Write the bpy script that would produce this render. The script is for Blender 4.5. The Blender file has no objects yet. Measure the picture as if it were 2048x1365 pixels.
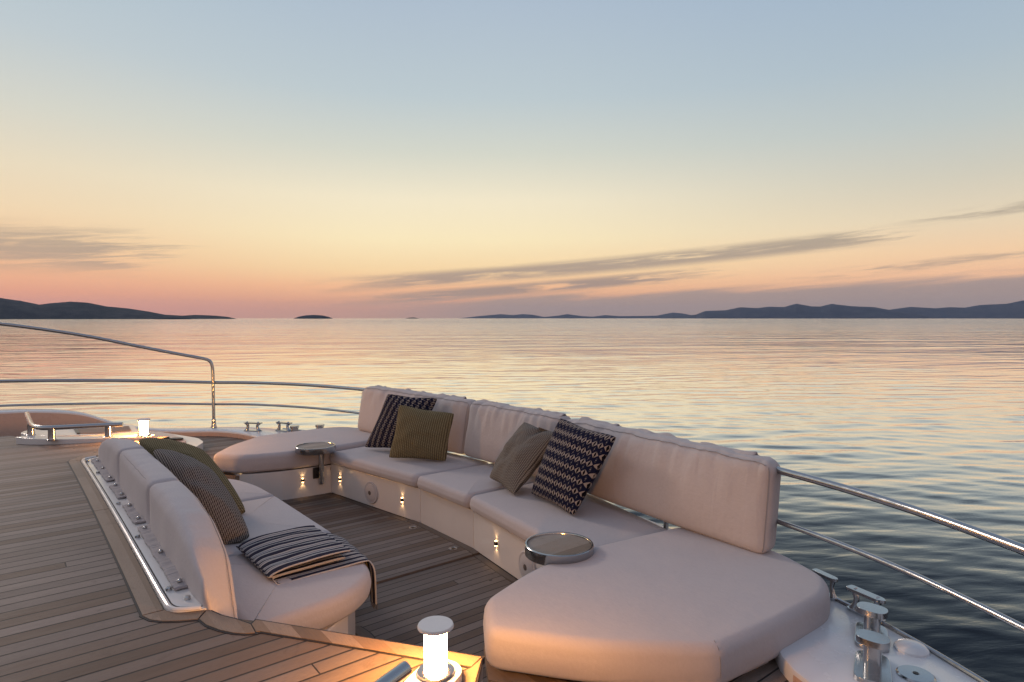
import bpy, bmesh, math, random
import numpy as np
from mathutils import Vector, Matrix, noise as mnoise
from mathutils.geometry import tessellate_polygon
random.seed(7); np.random.seed(7)
S = bpy.context.scene
COL = S.collection
PI = math.pi
def R(d): return math.radians(d)

# ------------------------------------------------------------------ materials
def lin(r, g, b):
    f = lambda c: (c/255/12.92 if c <= 10 else ((c/255+.055)/1.055)**2.4)
    return (f(r), f(g), f(b), 1)

class NT:
    """small node-tree writer"""
    def __init__(s, tree): s.t = tree; s.n = tree.nodes; s.l = tree.links
    def new(s, typ, **kw):
        n = s.n.new(typ)
        for k, v in kw.items(): setattr(n, k, v)
        return n
    def put(s, sock, v):
        if isinstance(v, bpy.types.NodeSocket): s.l.new(v, sock)
        elif isinstance(v, (tuple, list)):
            d = len(sock.default_value)
            sock.default_value = tuple(v)[:d] if len(v) >= d else tuple(v)+(1,)*(d-len(v))
        else: sock.default_value = v
    def math(s, op, a, b=0.0, c=0.0, clamp=False):
        n = s.new('ShaderNodeMath', operation=op); n.use_clamp = clamp
        s.put(n.inputs[0], a); s.put(n.inputs[1], b)
        if len(n.inputs) > 2: s.put(n.inputs[2], c)
        return n.outputs[0]
    def mix(s, f, a, b, typ='MIX'):
        n = s.new('ShaderNodeMix', data_type='RGBA', blend_type=typ)
        s.put(n.inputs[0], f); s.put(n.inputs[6], a); s.put(n.inputs[7], b)
        return n.outputs[2]
    def ramp(s, f, stops, interp='LINEAR'):
        n = s.new('ShaderNodeValToRGB'); e = n.color_ramp; e.interpolation = interp
        while len(e.elements) < len(stops): e.elements.new(.5)
        for el, (p, c) in zip(e.elements, stops):
            el.position = p; el.color = c if len(c) == 4 else (*c, 1)
        s.put(n.inputs[0], f); return n.outputs[0]
    def mapr(s, v, a, b, c=0.0, d=1.0, smooth=False):
        n = s.new('ShaderNodeMapRange'); n.clamp = True
        if smooth: n.interpolation_type = 'SMOOTHSTEP'
        for i, x in enumerate((v, a, b, c, d)): s.put(n.inputs[i], x)
        return n.outputs[0]
    def noise(s, vec, scale, detail=3, rough=.55, dist=0.0, dim='3D'):
        n = s.new('ShaderNodeTexNoise', noise_dimensions=dim)
        if vec is not None: s.put(n.inputs['Vector'], vec)
        s.put(n.inputs['Scale'], scale); s.put(n.inputs['Detail'], detail)
        s.put(n.inputs['Roughness'], rough); s.put(n.inputs['Distortion'], dist)
        return n.outputs[0]
    def coord(s, which='Object'): return s.new('ShaderNodeTexCoord').outputs[which]
    def sep(s, v):
        n = s.new('ShaderNodeSeparateXYZ'); s.put(n.inputs[0], v); return n.outputs
    def comb(s, x, y, z):
        n = s.new('ShaderNodeCombineXYZ')
        for i, v in enumerate((x, y, z)): s.put(n.inputs[i], v)
        return n.outputs[0]
    def vmul(s, v, t):
        n = s.new('ShaderNodeVectorMath', operation='MULTIPLY')
        s.put(n.inputs[0], v); s.put(n.inputs[1], t); return n.outputs[0]
    def bump(s, h, strength, dist):
        n = s.new('ShaderNodeBump'); s.put(n.inputs['Strength'], strength)
        s.put(n.inputs['Distance'], dist); s.put(n.inputs['Height'], h); return n.outputs[0]

def mat(name):
    m = bpy.data.materials.new(name); m.use_nodes = True
    t = NT(m.node_tree); b = t.n['Principled BSDF']
    return m, t, b

def fabric(name, base, weave=.0078, var=.065, wrinkle=0.0, wr_dir=None):
    m, t, b = mat(name)
    co = t.coord('Object'); x, y, z = t.sep(co)
    w = t.math('MULTIPLY', t.math('SUBTRACT', t.noise(t.vmul(co, (1/weave, .35/weave, .6/weave)), 1.0, 1, .5), .5), 2.0)
    n = t.noise(co, 260, 3, .7); big = t.noise(co, 3.2, 4, .6)
    v = t.math('ADD', t.math('MULTIPLY', w, .2), t.math('ADD', t.math('MULTIPLY', n, .55), t.math('MULTIPLY', big, .45)))
    c = t.mix(t.mapr(v, .25, .8), tuple(q*(1-var) for q in base[:3])+(1,), tuple(min(1, q*(1+var)) for q in base[:3])+(1,))
    t.put(b.inputs['Base Color'], c)
    t.put(b.inputs['Roughness'], .92); t.put(b.inputs['Sheen Weight'], .12); t.put(b.inputs['Sheen Roughness'], .5)
    t.put(b.inputs['Specular IOR Level'], .2)
    h = t.math('ADD', t.math('MULTIPLY', w, .5), n)
    nb = t.bump(h, .45, .0016)
    soft = t.noise(co, 5.5, 3, .55)
    bn = t.new('ShaderNodeBump'); t.put(bn.inputs['Strength'], .5); t.put(bn.inputs['Distance'], .014)
    t.put(bn.inputs['Height'], soft); t.l.new(nb, bn.inputs['Normal'])
    last = bn.outputs[0]
    if wrinkle:
        wv = t.vmul(co, wr_dir or (3, 26, 5))
        wn = t.noise(wv, 1.0, 2, .5, .6)
        b2 = t.new('ShaderNodeBump'); t.put(b2.inputs['Strength'], wrinkle); t.put(b2.inputs['Distance'], .02)
        t.put(b2.inputs['Height'], wn); t.l.new(last, b2.inputs['Normal']); last = b2.outputs[0]
    t.l.new(last, b.inputs['Normal'])
    return m

def teak(name, ax='Y', pitch=.0665, tone=(.205, .138, .100), caulk=True, off=0.0, grey=(.180, .140, .120), tilt=0.0, cw=.055, butt=5.2):
    """weathered teak strips with black caulk lines; strips run along the other axis"""
    m, t, b = mat(name)
    co = t.coord('Object'); x, y, z = t.sep(co)
    if ax == 'X': x, y = y, x
    if tilt: 
        x, y = (t.math('ADD', t.math('MULTIPLY', x, math.cos(tilt)), t.math('MULTIPLY', y, math.sin(tilt))),
                t.math('SUBTRACT', t.math('MULTIPLY', y, math.cos(tilt)), t.math('MULTIPLY', x, math.sin(tilt))))
    u = t.math('ADD', t.math('DIVIDE', y, pitch), off)
    i = t.math('FLOOR', u); fr = t.math('SUBTRACT', u, i)
    wn = t.new('ShaderNodeTexWhiteNoise', noise_dimensions='1D'); t.put(wn.inputs['W'], i); r = wn.outputs['Value']
    seg = t.math('FLOOR', t.math('ADD', t.math('DIVIDE', x, butt), t.math('MULTIPLY', r, 7.0)))
    wn2 = t.new('ShaderNodeTexWhiteNoise', noise_dimensions='2D'); t.put(wn2.inputs['Vector'], t.comb(i, seg, 0)); r2 = wn2.outputs['Value']
    gv = t.comb(t.math('ADD', t.math('MULTIPLY', x, 5.0), t.math('MULTIPLY', r2, 40)), t.math('MULTIPLY', y, 170), t.math('MULTIPLY', r, 9))
    grain = t.noise(gv, 1.0, 5, .65, .3)
    fine = t.noise(t.comb(t.math('MULTIPLY', x, 40), t.math('MULTIPLY', y, 700), 0), 1.0, 3, .7)
    patch = t.noise(co, 2.6, 5, .62, .4)
    streak = t.noise(t.comb(t.math('MULTIPLY', x, 3.5), t.math('MULTIPLY', y, 22), 0), 1.0, 4, .7)
    f = t.math('ADD', t.math('MULTIPLY', grain, .40), t.math('ADD', t.math('MULTIPLY', r2, .74), t.math('ADD', t.math('MULTIPLY', patch, .34), t.math('MULTIPLY', streak, .25))))
    c = t.ramp(t.mapr(f, .36, 1.30), [(0, tuple(q*.42 for q in tone)), (.38, tuple(q*.80 for q in tone)), (.62, grey), (1, tuple(q*1.5 for q in grey))])
    c = t.mix(t.math('MULTIPLY', t.mapr(fine, .48, .75), .5), c, tuple(q*.35 for q in tone))
    stain = t.noise(co, 9, 5, .7, .8)
    c = t.mix(t.math('MULTIPLY', t.mapr(stain, .60, .74), .45), c, tuple(q*.3 for q in tone))
    h = t.math('ADD', t.math('MULTIPLY', grain, .5), t.math('MULTIPLY', fine, .5))
    if caulk:
        e = t.math('MINIMUM', fr, t.math('SUBTRACT', 1.0, fr))
        k = t.mapr(e, cw*.75, cw*1.35, 1.0, 0.0)
        sx = t.math('FRACT', t.math('ADD', t.math('DIVIDE', x, butt), t.math('MULTIPLY', r, 7.0)))
        k = t.math('MAXIMUM', k, t.math('LESS_THAN', sx, .005/butt))
        c = t.mix(k, c, (.024, .020, .019, 1))
        h = t.math('SUBTRACT', h, t.math('MULTIPLY', k, .9))
    t.put(b.inputs['Base Color'], c)
    t.put(b.inputs['Roughness'], t.mapr(grain, .3, .7, .50, .74)); t.put(b.inputs['Specular IOR Level'], .32)
    t.l.new(t.bump(h, .5, .0018), b.inputs['Normal'])
    return m

def gelcoat(name, base=(.78, .76, .74), rough=.16):
    m, t, b = mat(name)
    co = t.coord('Object'); n = t.noise(co, 7, 4, .6); d = t.noise(co, 60, 3, .7)
    c = t.mix(t.math('MULTIPLY', t.mapr(n, .45, .8), .25), base+(1,), tuple(q*.86 for q in base)+(1,))
    c = t.mix(t.math('MULTIPLY', t.mapr(d, .62, .78), .25), c, tuple(q*.7 for q in base)+(1,))
    t.put(b.inputs['Base Color'], c); t.put(b.inputs['Roughness'], t.mapr(n, .3, .7, rough*.8, rough*1.6))
    t.put(b.inputs['Coat Weight'], .2); t.put(b.inputs['Coat Roughness'], .14)
    t.l.new(t.bump(n, .06, .01), b.inputs['Normal'])
    return m

def chrome(name, rough=.15, base=(.43, .44, .45)):
    m, t, b = mat(name)
    co = t.coord('Object'); n = t.noise(co, 35, 4, .7)
    t.put(b.inputs['Base Color'], base+(1,)); t.put(b.inputs['Metallic'], 1.0)
    t.put(b.inputs['Roughness'], t.mapr(n, .4, .75, rough, rough*1.9))
    t.l.new(t.bump(t.noise(co, 6, 2), .02, .01), b.inputs['Normal'])
    return m

def plain(name, base, rough=.6, metal=0.0, spec=.4, nscale=40, var=.15):
    m, t, b = mat(name); co = t.coord('Object'); n = t.noise(co, nscale, 4, .65)
    t.put(b.inputs['Base Color'], t.mix(n, tuple(q*(1-var) for q in base)+(1,), tuple(min(1, q*(1+var)) for q in base)+(1,)))
    t.put(b.inputs['Roughness'], rough); t.put(b.inputs['Metallic'], metal); t.put(b.inputs['Specular IOR Level'], spec)
    return m

def emit(name, col, strength):
    m = bpy.data.materials.new(name); m.use_nodes = True; t = NT(m.node_tree)
    t.n.remove(t.n['Principled BSDF']); e = t.new('ShaderNodeEmission')
    t.put(e.inputs[0], col); t.put(e.inputs[1], strength); t.l.new(e.outputs[0], t.n['Material Output'].inputs[0])
    return m

def knit(name, kind):
    """knitted or woven pillow cover, drawn on the cover's own UVs (0..1 across the pillow)"""
    m, t, b = mat(name); uv = t.coord('UV'); u, v, _ = t.sep(uv)
    nz = t.noise(uv, 9, 3, .6); un = t.math('ADD', u, t.math('MULTIPLY', t.math('SUBTRACT', nz, .5), .012))
    vn = t.math('ADD', v, t.math('MULTIPLY', t.math('SUBTRACT', nz, .5), .012))
    fz = t.noise(t.vmul(uv, (220, 220, 1)), 1.0, 2, .6)
    def tri(a, n): return t.math('PINGPONG', t.math('MULTIPLY', a, n), .5)      # 0..0.5
    if kind == 'navy':
        nu, nv = 14.0, 9.0
        cu = t.math('MULTIPLY', un, nu); cv = t.math('MULTIPLY', vn, nv)
        fx = t.math('SUBTRACT', t.math('FRACT', cu), .5); fy = t.math('SUBTRACT', t.math('FRACT', cv), .5)
        ax = t.math('ABSOLUTE', fx); ay = t.math('ABSOLUTE', fy)
        d1 = t.math('ADD', t.math('DIVIDE', ax, .47), t.math('DIVIDE', ay, .37))
        d2 = t.math('ADD', t.math('DIVIDE', ax, .15), t.math('DIVIDE', ay, .40))
        beige = t.math('MULTIPLY', t.math('LESS_THAN', d1, 1.0), t.math('GREATER_THAN', d2, 1.0))
        black = t.math('LESS_THAN', d2, 1.0)
        dot = t.math('MULTIPLY', t.math('GREATER_THAN', ax, .43),
                     t.math('LESS_THAN', t.math('PINGPONG', t.math('MULTIPLY', t.math('ADD', ay, .04), 6.0), .5), .2))
        dot = t.math('MULTIPLY', dot, t.math('GREATER_THAN', ay, .30))
        c = t.mix(black, (.006, .009, .034, 1), (.003, .003, .006, 1))
        c = t.mix(t.math('MAXIMUM', beige, t.math('MULTIPLY', dot, .8)), c, (.40, .345, .31, 1))
        c = t.mix(t.math('MULTIPLY', fz, .35), c, (.02, .02, .03, 1))
        h = t.math('ADD', t.math('MULTIPLY', beige, .5), fz)
    else:
        nu = {'olive': 30.0, 'grey': 38.0, 'tan': 27.0}[kind]
        rib = tri(un, nu); st = tri(t.math('ADD', vn, t.math('MULTIPLY', t.math('FLOOR', t.math('MULTIPLY', un, nu)), .5/nu*1.0)), nu*1.15)
        ribm = t.mapr(rib, .04, .24); stm = t.mapr(st, .06, .26)
        k = t.math('MULTIPLY', ribm, t.math('ADD', t.math('MULTIPLY', stm, .6), .4))
        if kind == 'olive': c = t.mix(k, (.046, .037, .018, 1), (.31, .255, .145, 1))
        elif kind == 'grey': c = t.mix(k, (.045, .043, .042, 1), (.33, .30, .265, 1))
        else:
            k2 = t.math('MAXIMUM', t.math('MULTIPLY', t.mapr(rib, .235, .30), .95), t.math('MULTIPLY', t.mapr(st, .30, .36), .7))
            c = t.mix(k2, (.010, .011, .020, 1), (.35, .315, .285, 1)); k = k2
        c = t.mix(t.math('MULTIPLY', fz, .3), c, (.06, .05, .04, 1))
        h = t.math('ADD', k, t.math('MULTIPLY', fz, .4))
    t.put(b.inputs['Base Color'], c); t.put(b.inputs['Roughness'], .97); t.put(b.inputs['Specular IOR Level'], .05)
    t.put(b.inputs['Sheen Weight'], .02)
    t.l.new(t.bump(h, .7, .003), b.inputs['Normal'])
    return m

def striped(name):
    m, t, b = mat(name); uv = t.coord('UV'); u, v, _ = t.sep(uv)
    nz = t.noise(uv, 14, 3, .6)
    vn = t.math('ADD', v, t.math('MULTIPLY', t.math('SUBTRACT', nz, .5), .010))
    f = t.math('FRACT', t.math('ADD', t.math('MULTIPLY', vn, 10.5), .13))
    dark = t.math('LESS_THAN', f, .50)
    g = t.math('MULTIPLY', t.math('GREATER_THAN', f, .66), t.math('LESS_THAN', f, .84))
    th = t.noise(t.vmul(uv, (260, 400, 1)), 1.0, 2, .7)
    c = t.mix(g, (.58, .55, .53, 1), (.27, .26, .275, 1))
    c = t.mix(dark, c, (.016, .020, .048, 1))
    c = t.mix(t.math('MULTIPLY', th, .35), c, (.10, .09, .09, 1))
    t.put(b.inputs['Base Color'], c); t.put(b.inputs['Roughness'], .95); t.put(b.inputs['Specular IOR Level'], .1)
    t.l.new(t.bump(t.math('ADD', th, t.math('MULTIPLY', t.noise(t.vmul(uv, (8, 30, 1)), 1.0, 3), 2.0)), .5, .004), b.inputs['Normal'])
    return m

M = {}
M['cushion'] = fabric('cushion_fabric', (.51, .466, .468))
M['backfab'] = fabric('back_cushion_fabric', (.51, .463, .455), wrinkle=.22, wr_dir=(4, 22, 3))
M['pipe'] = plain('piping_cord', (.30, .275, .275), .9, nscale=200)
M['flap'] = fabric('flap_fabric', (.40, .37, .375), wrinkle=.5, wr_dir=(5, 38, 5))
M['deck'] = teak('teak_deck', 'Y')
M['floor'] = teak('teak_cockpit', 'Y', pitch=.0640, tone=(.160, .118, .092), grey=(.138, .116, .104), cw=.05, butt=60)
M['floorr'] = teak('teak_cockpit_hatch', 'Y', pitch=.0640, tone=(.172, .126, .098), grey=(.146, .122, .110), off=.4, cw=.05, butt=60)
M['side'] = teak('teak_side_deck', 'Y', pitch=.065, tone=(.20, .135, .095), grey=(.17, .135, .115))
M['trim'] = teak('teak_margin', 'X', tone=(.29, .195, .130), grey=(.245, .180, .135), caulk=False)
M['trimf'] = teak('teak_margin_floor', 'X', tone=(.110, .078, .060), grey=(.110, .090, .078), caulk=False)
M['caulk'] = plain('black_caulk', (.018, .016, .018), .6)
M['white'] = gelcoat('white_gelcoat')
M['panel'] = gelcoat('panel_gelcoat', (.74, .70, .67), .13)
M['hull'] = gelcoat('hull_gelcoat', (.69, .71, .74), .2)
M['groove'] = plain('dark_groove', (.03, .028, .03), .7)
M['chrome'] = chrome('polished_steel')
M['brushed'] = chrome('brushed_steel', .22, (.55, .55, .55))
M['dark'] = plain('dark_metal', (.05, .045, .042), .35, .7)
M['black'] = plain('black_plastic', (.012, .011, .012), .4)
M['grille'] = plain('speaker_white', (.50, .485, .50), .5, nscale=400)
M['cone'] = plain('speaker_hub', (.10, .085, .08), .5)
M['tabletop'] = teak('table_wood', 'Y', tone=(.36, .285, .22), grey=(.33, .285, .245), caulk=False)
M['tabletop'].node_tree.nodes['Principled BSDF'].inputs['Specular IOR Level'].default_value = .12
M['pink'] = gelcoat('locker_lid', (.62, .45, .39), .28)
M['tan_wall'] = gelcoat('bulwark_tan', (.52, .37, .30), .25)
M['lampcap'] = plain('lamp_cap_satin', (.74, .69, .66), .42, .0, nscale=25, var=.06)
M['lamp'] = emit('lamp_glow', (1, .43, .11, 1), 350)
M['tiny'] = emit('courtesy_glow', (1, .55, .22, 1), 14)
M['strip'] = emit('strip_glow', (1, .66, .34, 1), .42)
for k in ('navy', 'olive', 'grey', 'tan'): M[k] = knit('pillow_'+k, k)
M['throw'] = striped('striped_throw')

# ------------------------------------------------------------------ mesh helpers
class MB:
    def __init__(s): s.v = []; s.f = []; s.m = []; s.uv = {}
    def add(s, vs, fs, mi=0, uvs=None):
        o = len(s.v); s.v += [tuple(map(float, p)) for p in vs]
        for f in fs:
            s.f.append([o+i for i in f]); s.m.append(mi)
        if uvs:
            for i, q in enumerate(uvs): s.uv[o+i] = q
        return s
    def prism(s, poly, z0, z1, mi=0):
        """poly: plan points; z0/z1 numbers or functions of (x,y)"""
        g0 = z0 if callable(z0) else (lambda x, y: z0); g1 = z1 if callable(z1) else (lambda x, y: z1)
        n = len(poly); a = sum(poly[i][0]*poly[(i+1) % n][1]-poly[(i+1) % n][0]*poly[i][1] for i in range(n))
        if a < 0: poly = poly[::-1]
        vs = [(x, y, g0(x, y)) for x, y in poly]+[(x, y, g1(x, y)) for x, y in poly]
        tri = tessellate_polygon([[Vector((x, y, 0)) for x, y in poly]])
        fs = []
        for t_ in tri:
            p = [poly[i] for i in t_]; ar = (p[1][0]-p[0][0])*(p[2][1]-p[0][1])-(p[2][0]-p[0][0])*(p[1][1]-p[0][1])
            t_ = list(t_) if ar > 0 else list(t_)[::-1]
            fs.append([n+i for i in t_]); fs.append([i for i in t_[::-1]])
        for i in range(n): j = (i+1) % n; fs.append([i, j, n+j, n+i])
        return s.add(vs, fs, mi)
    def box(s, c, d, rot=0, mi=0):
        x, y, z = d[0]/2, d[1]/2, d[2]/2; co, si = math.cos(rot), math.sin(rot)
        vs = []
        for sx, sy, sz in ((-1,-1,-1),(1,-1,-1),(1,1,-1),(-1,1,-1),(-1,-1,1),(1,-1,1),(1,1,1),(-1,1,1)):
            px, py = sx*x, sy*y
            vs.append((c[0]+px*co-py*si, c[1]+px*si+py*co, c[2]+sz*z))
        return s.add(vs, [(0,3,2,1),(4,5,6,7),(0,1,5,4),(1,2,6,5),(2,3,7,6),(3,0,4,7)], mi)
    def tube(s, pts, r, seg=12, cap=True, mi=0):
        P = [Vector(p) for p in pts]; n = len(P); vs = []; fs = []
        rr = r if isinstance(r, (list, tuple)) else [r]*n
        t0 = (P[1]-P[0]).normalized(); up = Vector((0, 0, 1)) if abs(t0.z) < .9 else Vector((1, 0, 0))
        a = t0.cross(up).normalized()
        for i in range(n):
            t_ = ((P[min(i+1, n-1)]-P[max(i-1, 0)])).normalized()
            a = (a-t_*a.dot(t_)).normalized(); b = t_.cross(a)
            for k in range(seg):
                q = 2*PI*k/seg; vs.append(P[i]+(a*math.cos(q)+b*math.sin(q))*rr[i])
        for i in range(n-1):
            for k in range(seg):
                k2 = (k+1) % seg; fs.append([i*seg+k, i*seg+k2, (i+1)*seg+k2, (i+1)*seg+k])
        if cap: fs.append(list(range(seg))[::-1]); fs.append([(n-1)*seg+k for k in range(seg)])
        return s.add(vs, fs, mi)
    def lathe(s, c, prof, seg=40, mi=0, axis=None):
        """prof: (r, h) pairs from bottom to top, about +Z or `axis` (Matrix) at c"""
        vs = []; fs = []; n = len(prof)
        for r_, h in prof:
            for k in range(seg):
                q = 2*PI*k/seg; p = Vector((r_*math.cos(q), r_*math.sin(q), h))
                if axis is not None: p = axis @ p
                vs.append(Vector(c)+p)
        for i in range(n-1):
            for k in range(seg):
                k2 = (k+1) % seg; fs.append([i*seg+k, i*seg+k2, (i+1)*seg+k2, (i+1)*seg+k])
        fs.append(list(range(seg))[::-1]); fs.append([(n-1)*seg+k for k in range(seg)])
        return s.add(vs, fs, mi)
    def build(s, name, mats, parent=None, smooth=True, angle=35, bevel=0.0):
        me = bpy.data.meshes.new(name); me.from_pydata(s.v, [], s.f)
        mats = mats if isinstance(mats, (list, tuple)) else [mats]
        for m_ in mats: me.materials.append(m_)
        me.polygons.foreach_set('material_index', s.m)
        if s.uv:
            l = me.uv_layers.new(name='UVMap')
            for lp in me.loops: l.data[lp.index].uv = s.uv.get(lp.vertex_index, (0, 0))
        me.polygons.foreach_set('use_smooth', [smooth]*len(me.polygons))
        me.update()
        if smooth and angle < 180: me.set_sharp_from_angle(angle=R(angle))
        o = bpy.data.objects.new(name, me); COL.objects.link(o)
        if bevel:
            bv = o.modifiers.new('bevel', 'BEVEL'); bv.width = bevel; bv.segments = 2; bv.limit_method = 'ANGLE'; bv.angle_limit = R(40)
        if parent is not None:
            o.parent = parent; o.matrix_parent_inverse = Matrix.Translation(-parent_world(parent))
        return o
def parent_world(p):
    return p.location.copy() if p.parent is None else Vector((0, 0, 0))
def thing(name, label, cat, loc=(0, 0, 0), group=None):
    o = bpy.data.objects.new(name, None); COL.objects.link(o); o.location = loc; o.empty_display_size = .1
    return tag(o, label, cat, group)
def tag(o, label, cat, group=None):
    o['label'] = label; o['category'] = cat
    if group: o['group'] = group
    return o
def struct(o, label=None, cat=None):
    o['kind'] = 'structure'
    if label: o['label'] = label
    if cat: o['category'] = cat
    return o

def chaikin(poly, it=2, closed=True):
    for _ in range(it):
        q = []; n = len(poly)
        for i in range(n if closed else n-1):
            a = poly[i]; b = poly[(i+1) % n]
            q.append(tuple(a[k]*.75+b[k]*.25 for k in range(len(a)))); q.append(tuple(a[k]*.25+b[k]*.75 for k in range(len(a))))
        if not closed: q = [poly[0]]+q+[poly[-1]]
        poly = q
    return poly
def resample(poly, n, closed=True):
    P = [Vector(p) for p in poly]
    if closed: P.append(P[0])
    L = [0]
    for a, b in zip(P, P[1:]): L.append(L[-1]+(b-a).length)
    out = []; j = 0; cnt = n if closed else n-1
    for i in range(n):
        d = L[-1]*i/cnt
        while j < len(L)-2 and L[j+1] < d: j += 1
        f = (d-L[j])/max(L[j+1]-L[j], 1e-9); out.append(P[j].lerp(P[j+1], min(1, f)))
    return out
def rounded(poly, r, seg=5):
    """plan polygon with corner radii (number or list)"""
    n = len(poly); out = []
    for i in range(n):
        p = Vector(poly[i][:2]); a = Vector(poly[i-1][:2]); b = Vector(poly[(i+1) % n][:2])
        rr = r[i] if isinstance(r, (list, tuple)) else r
        da = (a-p); db = (b-p); d = min(rr, da.length*.45, db.length*.45)
        p0 = p+da.normalized()*d; p1 = p+db.normalized()*d
        if d < 1e-4: out.append(tuple(p)); continue
        for k in range(seg+1):
            t_ = k/seg; q = p0*(1-t_)**2+p*2*t_*(1-t_)+p1*t_**2; out.append((q.x, q.y))
    return out
def slab(mb, poly, z0, z1, r, crown=.0, n=160, rb=None, sag=0.0, mi=0, seed=0):
    """upholstered slab: plan outline, rolled edges of radius r, crowned top"""
    P = resample(poly, n); ar = sum(P[i].x*P[(i+1) % n].y-P[(i+1) % n].x*P[i].y for i in range(n))
    if ar < 0: P = P[::-1]
    N = []
    for i in range(n):
        t_ = (P[(i+1) % n]-P[i-1]); N.append(Vector((t_.y, -t_.x)).normalized())
    for _ in range(1): N = [(N[i-1]+N[i]*2+N[(i+1) % n]).normalized() for i in range(n)]
    cen = sum(P, Vector((0, 0)))/n; rb = rb or r
    rings = []
    def ring(inset, z, wob=0):
        return [(P[i].x-N[i].x*inset, P[i].y-N[i].y*inset, z+wob*mnoise.noise(Vector((P[i].x*6, P[i].y*6, seed)))) for i in range(n)]
    for k in range(7):
        a = PI/2*k/6; rings.append(ring(rb*(1-math.sin(a)), z0+rb*(1-math.cos(a))))
    hs = (z1-r)-(z0+rb)
    for k in range(1, 4): rings.append(ring(-.004*math.sin(PI*k/4), z0+rb+hs*k/4))
    for k in range(9):
        a = PI/2*k/8; rings.append(ring(r*(1-math.cos(a)), z1-r+r*math.sin(a)))
    base = rings[-1]
    for k in range(1, 11):
        t_ = k/11; zz = z1+crown*(1-(1-t_)**2.2)
        rings.append([(b[0]+(cen.x-b[0])*t_, b[1]+(cen.y-b[1])*t_, zz+.004*mnoise.noise(Vector((b[0]*3+(cen.x-b[0])*t_*3, b[1]*3+(cen.y-b[1])*t_*3, seed+5)))*t_) for b in base])
    vs = [p for rg in rings for p in rg]; fs = []
    for i in range(len(rings)-1):
        for k in range(n):
            k2 = (k+1) % n; fs.append([i*n+k, i*n+k2, (i+1)*n+k2, (i+1)*n+k])
    vs.append((cen.x, cen.y, z1+crown)); c = len(vs)-1; L = (len(rings)-1)*n
    for k in range(n): fs.append([L+k, L+(k+1) % n, c])
    fs.append(list(range(n))[::-1])
    mb.add(vs, fs, mi)
    return [tuple(p) for p in ring(r*.30, z1-r*.28)]
def pillowbox(fn, nx=40, ny=30, nz=8, seg=4):
    """surface grid of a unit box (-1..1)^3 passed through fn; returns MB"""
    mb = MB()
    def face(na, nb, f):
        vs = []; fs = []
        for i in range(na+1):
            for j in range(nb+1): vs.append(fn(*f(-1+2*i/na, -1+2*j/nb)))
        for i in range(na):
            for j in range(nb): a = i*(nb+1)+j; fs.append([a, a+nb+1, a+nb+2, a+1])
        mb.add(vs, fs)
    face(nx, ny, lambda a, b: (a, b, 1)); face(ny, nx, lambda a, b: (b, a, -1))
    face(nz, nx, lambda a, b: (b, 1, a)); face(nx, nz, lambda a, b: (a, -1, b))
    face(ny, nz, lambda a, b: (1, a, b)); face(nz, ny, lambda a, b: (-1, b, a))
    return mb
def weld(o, d=1e-4):
    bm = bmesh.new(); bm.from_mesh(o.data); bmesh.ops.remove_doubles(bm, verts=bm.verts, dist=d)
    bmesh.ops.recalc_face_normals(bm, faces=bm.faces); bm.to_mesh(o.data); bm.free(); o.data.update()
def interp(xs, ys, x): return float(np.interp(x, xs, ys))

# ------------------------------------------------------------------ camera
cam = bpy.data.cameras.new('camera'); co = bpy.data.objects.new('camera', cam); COL.objects.link(co); S.camera = co
cam.sensor_width = 36; cam.lens = 36*1262.5/2048; cam.clip_start = .05; cam.clip_end = 200000
YAW = R(50.97); PIT = math.atan2(45.5, 1262.5)
co.location = (0, -3.8876, 1.6)
Fw = Vector((math.cos(YAW)*math.cos(PIT), math.sin(YAW)*math.cos(PIT), -math.sin(PIT)))
co.rotation_euler = Fw.to_track_quat('-Z', 'Y').to_euler()
SEA = -2.7
WSL = .031
HAZE = 1.6e-5

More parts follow.
